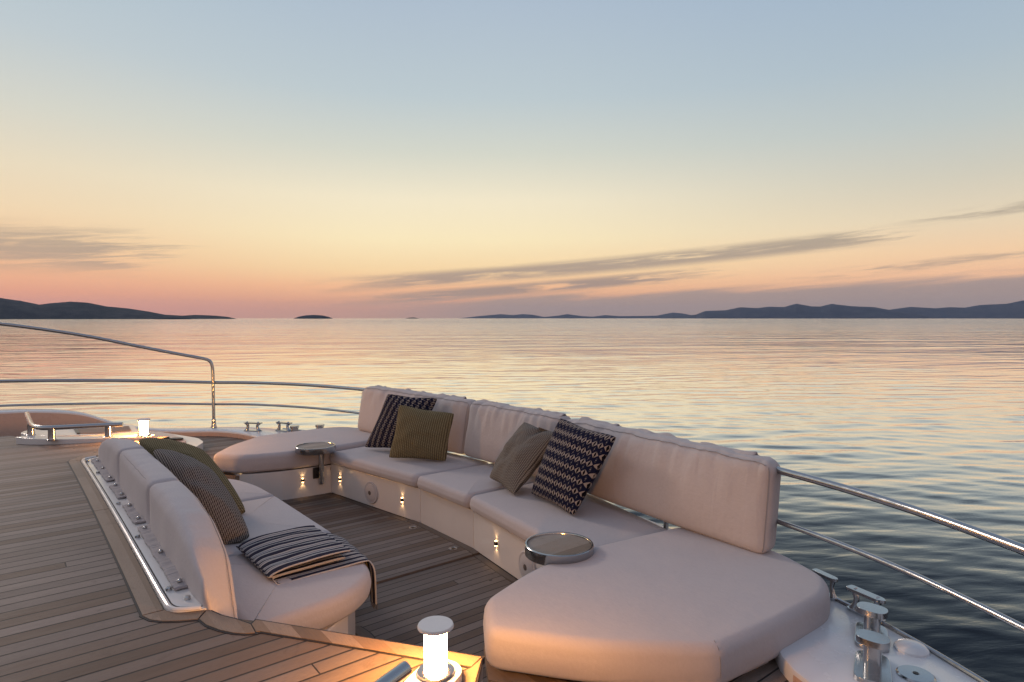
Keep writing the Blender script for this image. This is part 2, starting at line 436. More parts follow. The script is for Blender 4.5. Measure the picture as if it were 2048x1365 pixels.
# ------------------------------------------------------------------ deck, cockpit floor, side deck, hull
def DZ(x, y): return .60-.009*y*y
EDGE = [(1.135, -2.345), (.652, -1.704)]
LEDGE = rounded([(.42, -1.50), (.56, -1.55), (.72, -1.55), (.72, 1.62), (.56, 1.62), (.42, 1.57)], [.09, .05, .01, .01, .05, .09], 6)
deckpoly = [(-3.5, -4.3), (.05, -3.28), (1.042, -2.432), (1.135, -2.345), (.652, -1.704), (.56, -1.60), (.42, -1.50), (.42, 1.57), (.56, 1.66), (.652, 1.74),
            (1.135, 2.345), (1.042, 2.432), (.62, 2.80), (.20, 3.20), (.05, 3.9), (-3.5, 4.6)]
def sheet(name, poly, zf, m, cut=.35, parent=None, thick=.03):
    """a thin board that follows zf(x,y)"""
    bm = bmesh.new()
    n = len(poly); ar = sum(poly[i][0]*poly[(i+1) % n][1]-poly[(i+1) % n][0]*poly[i][1] for i in range(n))
    if ar < 0: poly = poly[::-1]
    vs = [bm.verts.new((x, y, 0)) for x, y in poly]
    for t_ in tessellate_polygon([[Vector((x, y, 0)) for x, y in poly]]):
        try: bm.faces.new([vs[i] for i in t_])
        except ValueError: pass
    bmesh.ops.recalc_face_normals(bm, faces=bm.faces)
    ys = [p[1] for p in poly]; k = math.ceil(min(ys)/cut)
    while k*cut < max(ys):
        bmesh.ops.bisect_plane(bm, geom=bm.verts[:]+bm.edges[:]+bm.faces[:], plane_co=(0, k*cut, 0), plane_no=(0, 1, 0)); k += 1
    for f in bm.faces:
        if f.normal.z < 0: f.normal_flip()
    r_ = bmesh.ops.extrude_face_region(bm, geom=bm.faces[:])
    low = {v for v in r_['geom'] if isinstance(v, bmesh.types.BMVert)}
    for v in bm.verts:
        z = zf(v.co.x, v.co.y); v.co.z = z if v in low else z-thick
    bmesh.ops.recalc_face_normals(bm, faces=bm.faces)
    me = bpy.data.meshes.new(name); bm.to_mesh(me); bm.free(); me.materials.append(m)
    o = bpy.data.objects.new(name, me); COL.objects.link(o)
    if parent is not None: o.parent = parent
    return o
deck = struct(sheet('deck', deckpoly, DZ, M['deck'], thick=.06))
def strip(p0, p1, w0, w1=None, side=1):
    """quad strip along p0->p1 of width w to the left (side=1)"""
    a = Vector(p0); b = Vector(p1); d = (b-a).normalized(); nrm = Vector((-d.y, d.x))*side
    return [tuple(a), tuple(b), tuple(b+nrm*(w1 or w0)), tuple(a+nrm*w0)]
def margin(poly, name='margin_board', lift=.004, m=None):
    return sheet(name, poly, lambda x, y: DZ(x, y)+lift, m or M['trim'], parent=deck, thick=.02)
# caulk bed a little wider than the boards so a black line frames them
def offset_poly(poly, d):
    n = len(poly); ar = sum(poly[i][0]*poly[(i+1) % n][1]-poly[(i+1) % n][0]*poly[i][1] for i in range(n))
    s_ = 1 if ar > 0 else -1; out = []
    for i in range(n):
        a = Vector(poly[i-1]); p = Vector(poly[i]); b = Vector(poly[(i+1) % n])
        n1 = Vector(((p-a).y, -(p-a).x)).normalized()*s_; n2 = Vector(((b-p).y, -(b-p).x)).normalized()*s_
        k = (n1+n2); k = k/max(k.length_squared/2, .25) ; out.append((p.x+k.x*d, p.y+k.y*d))
    return out
BOARDS = []
BOARDS.append([(.356, -1.44), (.356, -.02), (.419, -.02), (.419, -1.44)])
BOARDS.append([(.356, -.014), (.356, 1.56), (.419, 1.56), (.419, -.014)])
arc = [(.356, -1.446), (.372, -1.49), (.402, -1.525), (.445, -1.555), (.497, -1.581), (.535, -1.527), (.47, -1.50), (.437, -1.475), (.421, -1.446)]
BOARDS.append(arc)
BOARDS.append([(.503, -1.583), (.512, -1.64), (.538, -1.70), (.566, -1.742), (.598, -1.774), (.6236, -1.787), (.628, -1.724), (.60, -1.66), (.565, -1.60), (.541, -1.53)])
BOARDS.append([(.632, -1.724), (.6285, -1.783), (.640, -1.787), (1.078, -2.363), (1.131, -2.341), (.652, -1.704)])
BOARDS.append([(1.074, -2.369), (1.129, -2.347), (1.042, -2.432), (.70, -2.725), (.655, -2.66), (1.0, -2.37)])
BOARDS.append([(.356, 1.566), (.372, 1.63), (.45, 1.75), (.51, 1.85), (.60, 1.85), (.58, 1.72), (.437, 1.60), (.421, 1.566)])
BOARDS.append([(.54, 1.87), (.628, 1.80), (.652, 1.745), (1.131, 2.341), (1.078, 2.363)])
for b in BOARDS:
    sheet('caulk_line', offset_poly(b, .0075), lambda x, y: DZ(x, y)+.002, M['caulk'], parent=deck, thick=.02)
    margin(b)

# cockpit floor: three teak panels with seams, margin strips at the sofa foot
SOF = [(2.33, 1.63), (2.518, .355), (2.518, -.355), (2.33, -1.63)]     # foot of the bow sofa
def sofx(y): 
    ya = abs(y); return interp([0, .355, 1.63, 2.6], [2.518, 2.518, 2.33, 2.20], ya)
bed = struct(MB().prism([(.60, -2.60), (2.65, -2.60), (2.65, 2.6), (.60, 2.6)], -.09, -.012).build('cockpit_floor', M['groove']))
G = .452
def fpanel(y0, y1, z, m, nm='floor_panel'):
    ys = [y0]+[k for k in (-.355, .355) if y0 < k < y1]+[y1]
    po = [(.62, y0)]+[(sofx(y)-.058, y) for y in ys]+[(.62, y1)]
    return MB().prism(po, -.012, z).build(nm, m, bed, smooth=False, bevel=.0)
def fstrip(y0, y1, z):
    ys = [y0]+[k for k in (-.355, .355) if y0 < k < y1]+[y1]
    po = [(sofx(y)-.0535, y) for y in ys]+[(sofx(y)-.004, y) for y in ys[::-1]]
    return MB().prism(po, -.012, z).build('margin_strip', M['trimf'], bed, smooth=False)
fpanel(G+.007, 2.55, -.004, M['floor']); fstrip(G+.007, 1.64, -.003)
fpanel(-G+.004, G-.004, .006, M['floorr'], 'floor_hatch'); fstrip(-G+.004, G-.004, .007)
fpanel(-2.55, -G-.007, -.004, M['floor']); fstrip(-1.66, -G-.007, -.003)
# curved margin strip round the foot of the aft sofa
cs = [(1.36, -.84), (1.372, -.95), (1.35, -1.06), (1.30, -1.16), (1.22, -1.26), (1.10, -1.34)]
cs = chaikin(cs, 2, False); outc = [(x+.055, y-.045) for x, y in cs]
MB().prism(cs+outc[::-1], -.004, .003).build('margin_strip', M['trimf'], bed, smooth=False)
MB().prism([(x+.052, y-.042) for x, y in cs]+[(x+.062, y-.05) for x, y in cs[::-1]], -.004, .0015).build('caulk_line', M['caulk'], bed, smooth=False)

# white coaming walls under the deck edge
def wall_along(pts, z0, zf, th=.02, side=1):
    mb = MB()
    for a, b in zip(pts, pts[1:]):
        q = strip(a, b, th, side=side); mb.prism(q, z0, lambda x, y: zf(x, y))
    return mb
cw = MB()
for sgn in (-1, 1):
    pts = [(.60, 1.60*sgn), (.648, 1.712*sgn), (1.129, 2.350*sgn), (1.038, 2.437*sgn), (.60, 2.83*sgn), (.16, 3.25*sgn)]
    for a, b in zip(pts, pts[1:]): cw.prism(strip(a, b, .03, side=-sgn*-1), -.02, lambda x, y: DZ(x, y)-.05)
cwo = struct(cw.build('coaming_wall', M['white'], smooth=False))
# white nosing seen beside the side-deck step
nos = MB()
for sgn in (-1, 1):
    nos.prism([(1.150, 2.352*sgn), (1.160, 2.372*sgn), (.75, 2.80*sgn), (.735, 2.78*sgn)], .10, .47)
struct(nos.build('deck_nosing', M['white'], smooth=False, bevel=.004))

# hull, gunwale cap, inner bulwark, side decks
OUT = [(-6, 5.2, .64), (-2, 5.05, .63), (0, 4.92, .62), (.45, 4.72, .60), (.70, 4.62, .555), (.90, 4.56, .46), (1.08, 4.50, .385), (1.35, 4.43, .325), (1.65, 4.34, .30),
       (1.97, 4.20, .30), (2.24, 4.04, .30), (2.48, 3.70, .30), (2.70, 3.26, .30), (2.86, 2.95, .30), (3.02, 2.52, .30), (3.2, 1.8, .29), (3.32, 1.0, .29), (3.37, 0, .29)]
INN = [(-6, 4.95), (-2, 4.8), (0, 4.66), (.45, 4.47), (.70, 4.40), (.90, 4.34), (1.08, 4.30), (1.35, 4.22), (1.65, 4.10),
       (1.90, 3.95), (2.06, 3.70), (2.15, 3.40), (2.20, 3.05), (2.23, 2.72), (2.70, 2.40), (3.02, 1.8), (3.10, 1.0), (3.14, 0)]
def dens(A, B, k=4):
    a = chaikin(A, 2, False); b = chaikin(B, 2, False); return a, b
OUTs, INNs = dens(OUT, INN)
half = [(o, i) for o, i in zip(OUTs, INNs)]
full = half+[((o[0], -o[1], o[2]), (i[0], -i[1])) for o, i in half[::-1][1:]]
hb = MB(); vs = []; fs = []; PR = 11
for o, i in full:
    ox, oy, z = o; ix, iy = i
    n2 = Vector((ox-ix, oy-iy)).normalized()
    vs += [(ix, iy, .19), (ix, iy, z-.02), (ix+n2.x*.006, iy+n2.y*.006, z-.006), (ix+n2.x*.02, iy+n2.y*.02, z), ((ix+ox)/2, (iy+oy)/2, z+.003), (ox-n2.x*.03, oy-n2.y*.03, z), (ox-n2.x*.010, oy-n2.y*.010, z-.010),
           (ox, oy, z-.035), (ox+n2.x*.02, oy+n2.y*.02, z-.10), (ox-n2.x*.25, oy-n2.y*.25, z-1.2), (ox*.93-n2.x*.8, oy*.86, -3.4)]
for a in range(len(full)-1):
    for k in range(PR-1): fs.append([a*PR+k, (a+1)*PR+k, (a+1)*PR+k+1, a*PR+k+1])
hb.add(vs, fs); hb.m = [1 if (i_ % (PR-1)) in (0,) and abs(full[i_//(PR-1)][1][1]) > 2.7 else 0 for i_ in range(len(hb.f))]
hull = hb.build('hull', [M['hull'], M['tan_wall']], angle=40); weld(hull); struct(hull)
# stainless rub strip on the gunwale near the chocks
rs = MB()
for sgn in (-1, 1):
    pts = [(o[0]-.012, sgn*(o[1]-.010), o[2]+.004) for o in OUTs if 2.55 < o[0] < 3.2 and o[1] > 2.0]
    rs.tube(pts, .010, 8)
rub = rs.build('rub_strip', M['chrome'], hull)
# small moulded bump on the starboard gunwale
MB().lathe((2.75, -2.985, .296), [(.062, 0), (.060, .012), (.048, .024), (.025, .030), (.001, .031)], 32).build('moulded_bump', M['hull'], hull)
sd = MB()
sdp = [(i[0]+.01, i[1]+.005) for i in INNs if i[0] > -5.5 and i[1] > 1.0]
port = sdp+[(2.15, 1.76), (1.64, 1.81), (1.515, 1.885), (1.155, 2.362), (1.03, 2.46), (.60, 2.84), (.14, 3.27), (0, 4.0), (-5.6, 4.6)]
side = sheet('side_deck', port, lambda x, y: .235, M['side'], parent=None, cut=5)
struct(side)
stb = [(x, -y) for x, y in port]
side2 = struct(sheet('side_deck', stb, lambda x, y: .235, M['side'], cut=5))
for sgn, par in ((1, side), (-1, side2)):     # margin board under the chaise edge
    q = [(1.60, 1.80), (1.46, 2.02), (1.60, 2.30), (1.98, 2.68), (2.06, 2.64), (1.70, 2.25), (1.56, 2.02), (1.68, 1.82)]
    MB().prism([(x-.06, y*sgn) for x, y in q], .20, .239).build('margin_board', M['trim'], par, smooth=False)

# ------------------------------------------------------------------ bow sofa
bow = thing('bow_sofa', 'long cream U-shaped sofa following the bow, with white panelled base', 'sofa', (2.6, 0, 0))
base = MB()
def bpanel(y0, y1, nm):
    pts = [(sofx(y0), y0), (sofx(y1), y1)]
    po = pts+[(pts[1][0]+.03, y1), (pts[0][0]+.03, y0)]
    return MB().prism(po, .0, .268).build(nm, M['panel'], bow, smooth=False, bevel=.003)
pl = bpanel(.3590, 1.632, 'front_panel'); pc = bpanel(-.3550, .3550, 'front_panel'); pr_ = bpanel(-1.632, -.3590, 'front_panel')
body = MB().prism([(2.372, 1.60), (2.545, .36), (2.545, -.36), (2.372, -1.60), (2.372, -2.55), (3.22, -1.9), (3.3, -.9), (3.33, 0), (3.3, .9), (3.22, 1.9), (2.372, 2.55)], 0.0, .262).build('base_body', M['white'], bow, smooth=False)
MB().prism([(2.538, -.40), (2.5452, -.36), (2.5452, .36), (2.538, .40), (2.533, .40), (2.5335, -.40)], .004, .262).build('gap_shade_strip', M['groove'], bow, smooth=False)  # dark strip set behind the panel seams, standing in for their shade
WALLS = {}
for sgn in (1, -1):
    po = [(2.334, 1.634), (1.90, 1.668), (1.66, 1.73), (1.56, 1.83), (1.55, 2.0), (1.68, 2.25), (2.0, 2.58), (2.34, 2.62), (2.36, 1.64)]
    po = [(x, y*sgn) for x, y in po]
    WALLS[sgn] = MB().prism(po, -.01, .252).build('end_panel', M['panel'], bow, smooth=False, bevel=.004)
def seat(poly, z1, nm, seed, r=.042, z0=.278, crown=.014, rad=.05):
    mb = MB(); e = slab(mb, rounded(poly, rad, 5), z0, z1, r, crown, n=150, rb=.03, seed=seed)
    o = mb.build(nm, M['cushion'], bow, angle=180)
    return o
OV = .045
seat([(sofx(.358)-OV, .358), (sofx(1.60)-OV+.005, 1.60), (2.98, 1.70), (3.16, .95), (3.22, .358)], .384, 'seat_cushion', 1)
seat([(sofx(0)-OV, -.342), (sofx(0)-OV, .342), (3.24, .342), (3.24, -.342)], .384, 'seat_cushion', 2, rad=.035)
seat([(sofx(.358)-OV, -.358), (sofx(1.60)-OV+.005, -1.60), (2.98, -1.70), (3.16, -.95), (3.22, -.358)], .384, 'seat_cushion', 3)
CH = [(1.405, 2.0), (1.565, 1.765), (1.90, 1.655), (2.28, 1.612), (2.985, 1.712), (3.10, 1.95), (3.05, 2.32), (2.92, 2.59), (2.74, 2.675), (2.35, 2.665), (1.985, 2.63), (1.63, 2.315)]
CR = [.06, .06, .10, .03, .05, .1, .10, .08, .09, .12, .035, .12]
for sgn in (1, -1):
    cq = seat([(x, y*sgn) for x, y in CH], .421, 'chaise_cushion', 4+sgn, r=.048, z0=.262, crown=.009, rad=CR)
    g = MB(); g.tube([(2.005, 2.590*sgn, .421), (1.994, 2.615*sgn, .405), (1.988, 2.627*sgn, .37), (1.987, 2.629*sgn, .32), (1.992, 2.620*sgn, .275)], .0018, 6); g.build('seam', M['pipe'], cq)
# back cushions following the rail
def backx(y): return interp([0, .58, 1.1, 1.8, 2.3], [3.115, 3.10, 3.045, 2.965, 2.925], abs(y))
def back(y0, y1, seed):
    yc = (y0+y1)/2; hy = abs(y1-y0)/2; zc, hz, hx = .650, .238, .070
    # local: a along y, b height, c depth
    r_ = .055
    def fn(a, b, c):
        # box -> rounded box
        px, pz, pd = a*hy, b*hz, c*hx
        q = Vector((max(-hy+r_, min(hy-r_, px)), max(-hz+r_, min(hz-r_, pz)), max(-hx+r_*.9, min(hx-r_*.9, pd))))
        d = Vector((px, pz, pd))-q
        if d.length > 1e-6: 
            p = q+d.normalized()*r_ if max(abs(d.x), abs(d.y), abs(d.z)) > 1e-6 else q
        else: p = Vector((px, pz, pd))
        puff = (1-abs(a)**3.5)*(1-abs(b)**2.6)
        p.z += c*.048*puff
        nz_ = mnoise.noise(Vector((p.x*3.2+seed, p.y*3, seed*2.0)))
        p.z += .012*nz_*(1 if c < 0 else .4)
        # wrinkles pulled down from the top seam
        wr = mnoise.noise(Vector((p.x*17+seed*3, p.y*2.2, 3.1)))*max(0, b+.05)*.030+mnoise.noise(Vector((p.x*31+seed*5, p.y*5, 7.7)))*max(0, b-.25)*.024
        p.z -= wr; 
        top = max(0, b)**2
        p.y += .011*mnoise.noise(Vector((p.x*6, seed, 1.0)))*top+.003*mnoise.noise(Vector((p.x*19, seed, 4.0)))*top - .012*(abs(a)**6)*0
        p.y -= .016*(abs(a)**8)*(.35+.65*b)
        y = yc+p.x; x = backx(y)+hx+p.z+.035*b
        return (x, y, zc+p.y)
    mb = pillowbox(fn, 60, 24, 8); o = mb.build('back_cushion', M['backfab'], bow, angle=180); weld(o)
    pp = []
    for k in range(49):
        a = -.965+1.93*k/48; q = fn(a, .93, -.80); pp.append((q[0]-.006, q[1], q[2]))
    m2 = MB(); m2.tube(pp, .0022, 6)
    q0 = [fn(s_*.985, .93-1.86*k/16, -.80) for s_ in (1,) for k in range(17)]
    m2.tube([(q[0]-.004, q[1], q[2]) for q in q0], .0018, 6)
    q0 = [fn(-.985, .93-1.86*k/16, -.80) for k in range(17)]
    m2.tube([(q[0]-.004, q[1], q[2]) for q in q0], .0018, 6)
    m2.build('piping', M['pipe'], o)
    # loose strap tabs lying over the rail along the back edge
    nt = 2 if hy < .7 else 3
    for k in range(nt):
        c0 = yc+hy*(-.62+1.24*k/(nt-1)); w = .17+.03*random.random(); g = MB(); vs = []; fs = []; NX, NY = 10, 34
        for i in range(NX+1):
            for j in range(NY+1):
                yy = c0+w*(j/NY*2-1); t_ = i/NX
                xx = backx(yy)+.085+.085*t_; zz = .880+.012*math.sin(PI*min(1, t_*1.1))+.020*mnoise.noise(Vector((yy*13, t_*4, seed)))*math.sin(PI*t_*.9)-.05*max(0, t_-.6)
                vs.append((xx+.012*mnoise.noise(Vector((yy*9, 0, seed))), yy, zz))
        for i in range(NX):
            for j in range(NY): a_ = i*(NY+1)+j; fs.append([a_, a_+NY+1, a_+NY+2, a_+1])
        g.add(vs, fs); to = g.build('strap_tab', M['backfab'], o, angle=180)
        sm = to.modifiers.new('thick', 'SOLIDIFY'); sm.thickness = .006
    return o
back(.590, 2.285, 1.3); back(-.575, .578, 4.1); back(-2.285, -.590, 7.7)
# speakers and courtesy lights let into the panels
def frame_on(pt, nrm):
    n = Vector(nrm).normalized(); x = Vector((0, 0, 1)).cross(n).normalized(); y = n.cross(x)
    return Matrix((x, y, n)).transposed()
NL = Vector((-1.275, -.188, 0)).normalized(); NRr = Vector((-1.275, .188, 0)).normalized()
for y, par, nn in ((1.0, pl, NL), (-1.06, pr_, NRr)):
    A = frame_on(None, nn); x = sofx(y); c = Vector((x, y, .118))
    sp = MB().lathe(c-nn*.002, [(.094, 0), (.094, .008), (.088, .014), (.074, .012)], 48, axis=A).build('speaker', M['grille'], par)
    g = MB(); g.lathe(c, [(.076, .006), (.072, .013), (.05, .018), (.024, .021), (.020, .020)], 48, axis=A, mi=0); g.lathe(c, [(.019, .012), (.018, .022), (.010, .0235)], 24, axis=A, mi=1)
    g.build('speaker_cone', [M['grille'], M['cone']], par)
def courtesy(pt, nn, par, power=.15):
    nn = Vector(nn).normalized(); A = frame_on(None, nn); c = Vector(pt)
    g = MB()
    g.lathe(c-nn*.002, [(.0135, 0), (.0150, .004), (.0150, .010), (.011, .016), (.004, .018)], 24, axis=A)
    o = g.build('courtesy_light', M['dark'], par)
    for dz in (1, -1):
        q = MB(); q.box(c+nn*.006+Vector((0, 0, dz*.0165)), (.011, .011, .004), rot=math.atan2(nn.y, nn.x)); q.build('lens', M['tiny'], par)
        l = bpy.data.lights.new('courtesy_beam', 'SPOT'); l.energy = power*(1.0 if dz < 0 else .8); l.color = (1, .60, .27); l.spot_size = R(95); l.spot_blend = .7; l.shadow_soft_size = .004
        lo = bpy.data.objects.new('courtesy_beam', l); COL.objects.link(lo); lo.location = c+nn*.0135+Vector((0, 0, dz*.024))
        dirv = (Vector((0, 0, dz))-nn*.08).normalized(); lo.rotation_euler = dirv.to_track_quat('-Z', 'Y').to_euler()
NW = Vector((-.08, -1, 0)).normalized()
courtesy((2.075, 1.6545-.0005, .148), NW, WALLS[1])
courtesy((sofx(1.475), 1.475, .149), NL, pl); courtesy((sofx(.578), .578, .139), NL, pl)
courtesy((sofx(.682), -.682, .141), NRr, pr_); courtesy((sofx(1.475), -1.475, .149), NRr, pr_)
courtesy((2.075, -1.654, .148), (-.08, 1, 0), WALLS[-1])
# warm strip lights tucked under the chaise cushions and behind the seats
for sgn in (1, -1):
    mb = MB(); mb.prism([(1.585, 1.80*sgn), (1.60, 1.80*sgn), (1.60, 2.02*sgn), (1.585, 2.02*sgn)], .244, .254)
    mb.build('strip_light', M['strip'], WALLS[sgn])
mb = MB()
pts = [(backx(y)+.075, y) for y in np.linspace(-2.0, 2.0, 21)]
mb.prism(pts+[(x+.02, y) for x, y in pts[::-1]], .392, .402); mb.build('strip_light', M['strip'], bow)

# ------------------------------------------------------------------ aft sofa
aft = thing('aft_sofa', 'cream sofa sunk into the deck with three low backs and white ledge behind', 'sofa', (1.0, 0, 0))
lz = lambda x, y: DZ(x, y)+.010
LP = rounded([(.424, -1.485), (.548, -1.535), (.60, -1.40), (.60, 1.45), (.56, 1.60), (.424, 1.555)], [.10, .02, .01, .01, .05, .10], 7)
ledge = sheet('ledge', LP, lz, M['white'], parent=None, cut=.3, thick=.10); ledge.parent = aft; ledge.matrix_parent_inverse = Matrix.Translation(-aft.location)
# raised lip along the ledge's aft edge, with a dark drain channel inside it
lip = chaikin([(.515, -1.522), (.47, -1.502), (.432, -1.47), (.424, -1.40), (.424, 0), (.424, 1.47), (.436, 1.54), (.48, 1.575), (.515, 1.588)], 2, False)
MB().tube([(x+.006, y, lz(x, y)+.002) for x, y in lip], .0075, 8).build('ledge_lip', M['white'], ledge)
MB().tube([(x+.020, y*.992, lz(x, y)-.002) for x, y in lip], .004, 6).build('drain_channel', M['groove'], ledge)
ab = MB().prism([(.66, -1.42), (1.02, -1.36), (1.20, -1.22), (1.31, -1.06), (1.345, -.86), (1.345, .86), (1.31, 1.06), (1.20, 1.22), (1.02, 1.36), (.66, 1.42)], -.01, .262).build('base_body', M['panel'], aft, smooth=False, bevel=.02)
MB().prism([(.56, -1.42), (.66, -1.38), (.66, 1.38), (.56, 1.42)], -.01, .50).build('back_wall', M['white'], aft, smooth=False)
def aseat(poly, seed, rad, nm='seat_cushion'):
    mb = MB(); e = slab(mb, rounded(poly, rad, 6), .268, .388, .042, .012, n=150, rb=.03, seed=seed)
    o = mb.build(nm, M['cushion'], aft, angle=180)
    return o
aseat([(.72, -.478), (1.455, -.478), (1.455, .478), (.72, .478)], 11, .03)
aseat([(.72, -.486), (1.455, -.486), (1.44, -.86), (1.36, -1.16), (1.16, -1.315), (.72, -1.36)], 12, [.02, .03, .2, .25, .2, .03])
aseat([(.72, .486), (1.455, .486), (1.44, .86), (1.36, 1.16), (1.16, 1.315), (.72, 1.36)], 13, [.02, .03, .2, .25, .2, .03])
YS = [0, .62, .80, .95, 1.06, 1.19, 1.315, 1.43, 1.57, 1.70]
ZS = [.815, .815, .812, .806, .796, .775, .748, .708, .655, .59]
def atop(y, c): # outer shoulder falls away, sooner at the front
    ya = abs(y)+(.17 if c > 0 else .085 if c == 0 else 0)*max(0, min(1, (abs(y)-.45)/.4))
    return interp(YS, ZS, min(ya, 1.70)) - max(0, ya-1.5)*(.9 if c > 0 else .5)
def aback(y0, y1, seed):
    yc = (y0+y1)/2; hy = abs(y1-y0)/2; r_ = .034
    def fn(a, b, c):
        y = yc+a*hy
        # edge rounding in plan
        cc = c
        ft = (c+1)/2
        zt = atop(y, c if c > -1 else -1)*(1) if False else atop(y, -1)*(1-ft)+atop(y, 1)*ft
        zb = .33 if c > 0 else .33
        zb = .33
        x0 = .530; x1 = .676
        out = max(0, abs(y)-1.0)
        x1 -= .10*out**2 ; 
        hz = (zt-zb)/2; zc = (zt+zb)/2; hx = (x1-x0)/2; xc = (x0+x1)/2
        px, pz, pd = a*hy, b*hz, c*hx
        q = Vector((max(-hy+r_, min(hy-r_, px)), max(-hz+r_, min(hz-r_, pz)), max(-hx+r_, min(hx-r_, pd))))
        d = Vector((px, pz, pd))-q
        p = q+d.normalized()*min(r_, d.length) if d.length > 1e-6 else Vector((px, pz, pd))
        if d.length > 1e-6: p = q+d.normalized()*r_ if (abs(abs(a)-1) < 1e-6 or abs(abs(b)-1) < 1e-6 or abs(abs(c)-1) < 1e-6) else p
        puff = (1-abs(a)**4)*(1-abs(b)**4)
        p.z += c*.012*puff; p.y += max(0, b)**6*.010*(1-abs(a)**4)*(1-c*c)
        p.z += .004*mnoise.noise(Vector((p.x*6, p.y*6, seed)))
        p.y += .004*mnoise.noise(Vector((p.x*15+seed, p.z*8, 2.2)))*max(0, b)
        return (xc+p.z, yc+p.x, zc+p.y)
    mb = pillowbox(fn, 48, 24, 12); o = mb.build('back_cushion', M['cushion'], aft, angle=180); weld(o)
    m2 = MB()
    for c in ((-.80, .80) if abs(yc) < .5 else (.80,)):
        pp = [fn(-.93+1.86*k/48, .95, c) for k in range(49)]
        m2.tube([(q[0]+(.002 if c > 0 else -.002), q[1], q[2]) for q in pp], .0016, 6)
    m2.build('piping', M['pipe'], o); return o
aback(.491, 1.53, 3.0); aback(-.478, .478, 5.0); aback(-1.545, -.491, 9.0)
def stud(mb, x, y, z, r=.009, mi=0): mb.lathe((x, y, z), [(r*1.15, -.002), (r*1.15, .002), (r, .005), (r*.5, .008), (.0005, .0085)], 16, mi=mi)
for y0, y1, st in ((.60, 1.45, (1.30, 1.00, .66)), (.12, .46, (.42, .17)), (-.42, -.05, (-.10, -.37)), (-1.33, -.50, (-.55, -.92, -1.28))):
    g = MB(); vs = []; fs = []; NX, NY = 8, 40
    for i in range(NX+1):
        for j in range(NY+1):
            yy = y0+(y1-y0)*j/NY; t_ = i/NX; xx = .545-.068*t_
            wv = mnoise.noise(Vector((yy*22, t_*1.5, 4.0)))
            zz = lz(xx, yy)+.010+.006*(1-t_)+.009*wv*math.sin(PI*(.15+.8*t_))
            vs.append((xx+.004*wv, yy, zz))
    for i in range(NX):
        for j in range(NY): a_ = i*(NY+1)+j; fs.append([a_, a_+1, a_+NY+2, a_+NY+1])
    g.add(vs, fs); fl = g.build('fabric_flap', M['flap'], aft, angle=180)
    sm = fl.modifiers.new('thick', 'SOLIDIFY'); sm.thickness = .007; sm.offset = -1
    for yy in st:
        g = MB(); stud(g, .503, yy, lz(.503, yy)+.017, .0085); g.build('snap_stud', M['chrome'], fl)
for x, y in ((.455, 1.42), (.468, .93), (.462, -.62), (.468, .02), (.462, -1.30), (.50, -1.42)):
    g = MB(); g.lathe((x, y, lz(x, y)), [(.0105, -.002), (.0105, .010), (.008, .013), (.0005, .013)], 16); g.build('bolt', M['brushed'], ledge)

# ------------------------------------------------------------------ side tables
def side_table(sgn, label):
    c = Vector((2.172, 1.587*sgn, 0))
    t_ = thing('side_table', label, 'table', (c.x, c.y, .10), 'round side tables of the bow sofa')
    r_ = .174
    MB().lathe((c.x, c.y, 0), [(r_-.012, .444), (r_-.012, .4545), (.001, .4545)], 64).build('table_top', M['tabletop'], t_)
    MB().lathe((c.x, c.y, 0), [(r_-.02, .408), (r_-.002, .408), (r_, .411), (r_, .460), (r_-.003, .463), (r_-.009, .463), (r_-.011, .460), (r_-.011, .440)], 72).build('rim', M['chrome'], t_)
    s_ = MB(); p = (2.232, 1.612*sgn)
    s_.prism(rounded([(p[0]-.022, p[1]-.016), (p[0]+.022, p[1]-.016), (p[0]+.022, p[1]+.016), (p[0]-.022, p[1]+.016)], .010, 4), .098, .44)
    s_.build('stem', M['chrome'], t_)
    k = MB(); k.box((2.19, 1.636*sgn, .20), (.052, .012, .10)); k.box((2.215, 1.628*sgn, .185), (.03, .03, .05)); k.build('wall_bracket', M['dark'], t_, bevel=.004)
    k = MB(); k.tube([(p[0]+.02, p[1]-.005*sgn, .400), (p[0]+.055, p[1]-.02*sgn, .402)], .009, 12); k.build('knob', M['black'], t_)
    return t_
side_table(1, 'smaller-looking round chrome-rimmed table at the far chaise, beside the two propped pillows')
side_table(-1, 'round chrome-rimmed table with wooden top beside the near chaise, in front of the navy pillow')

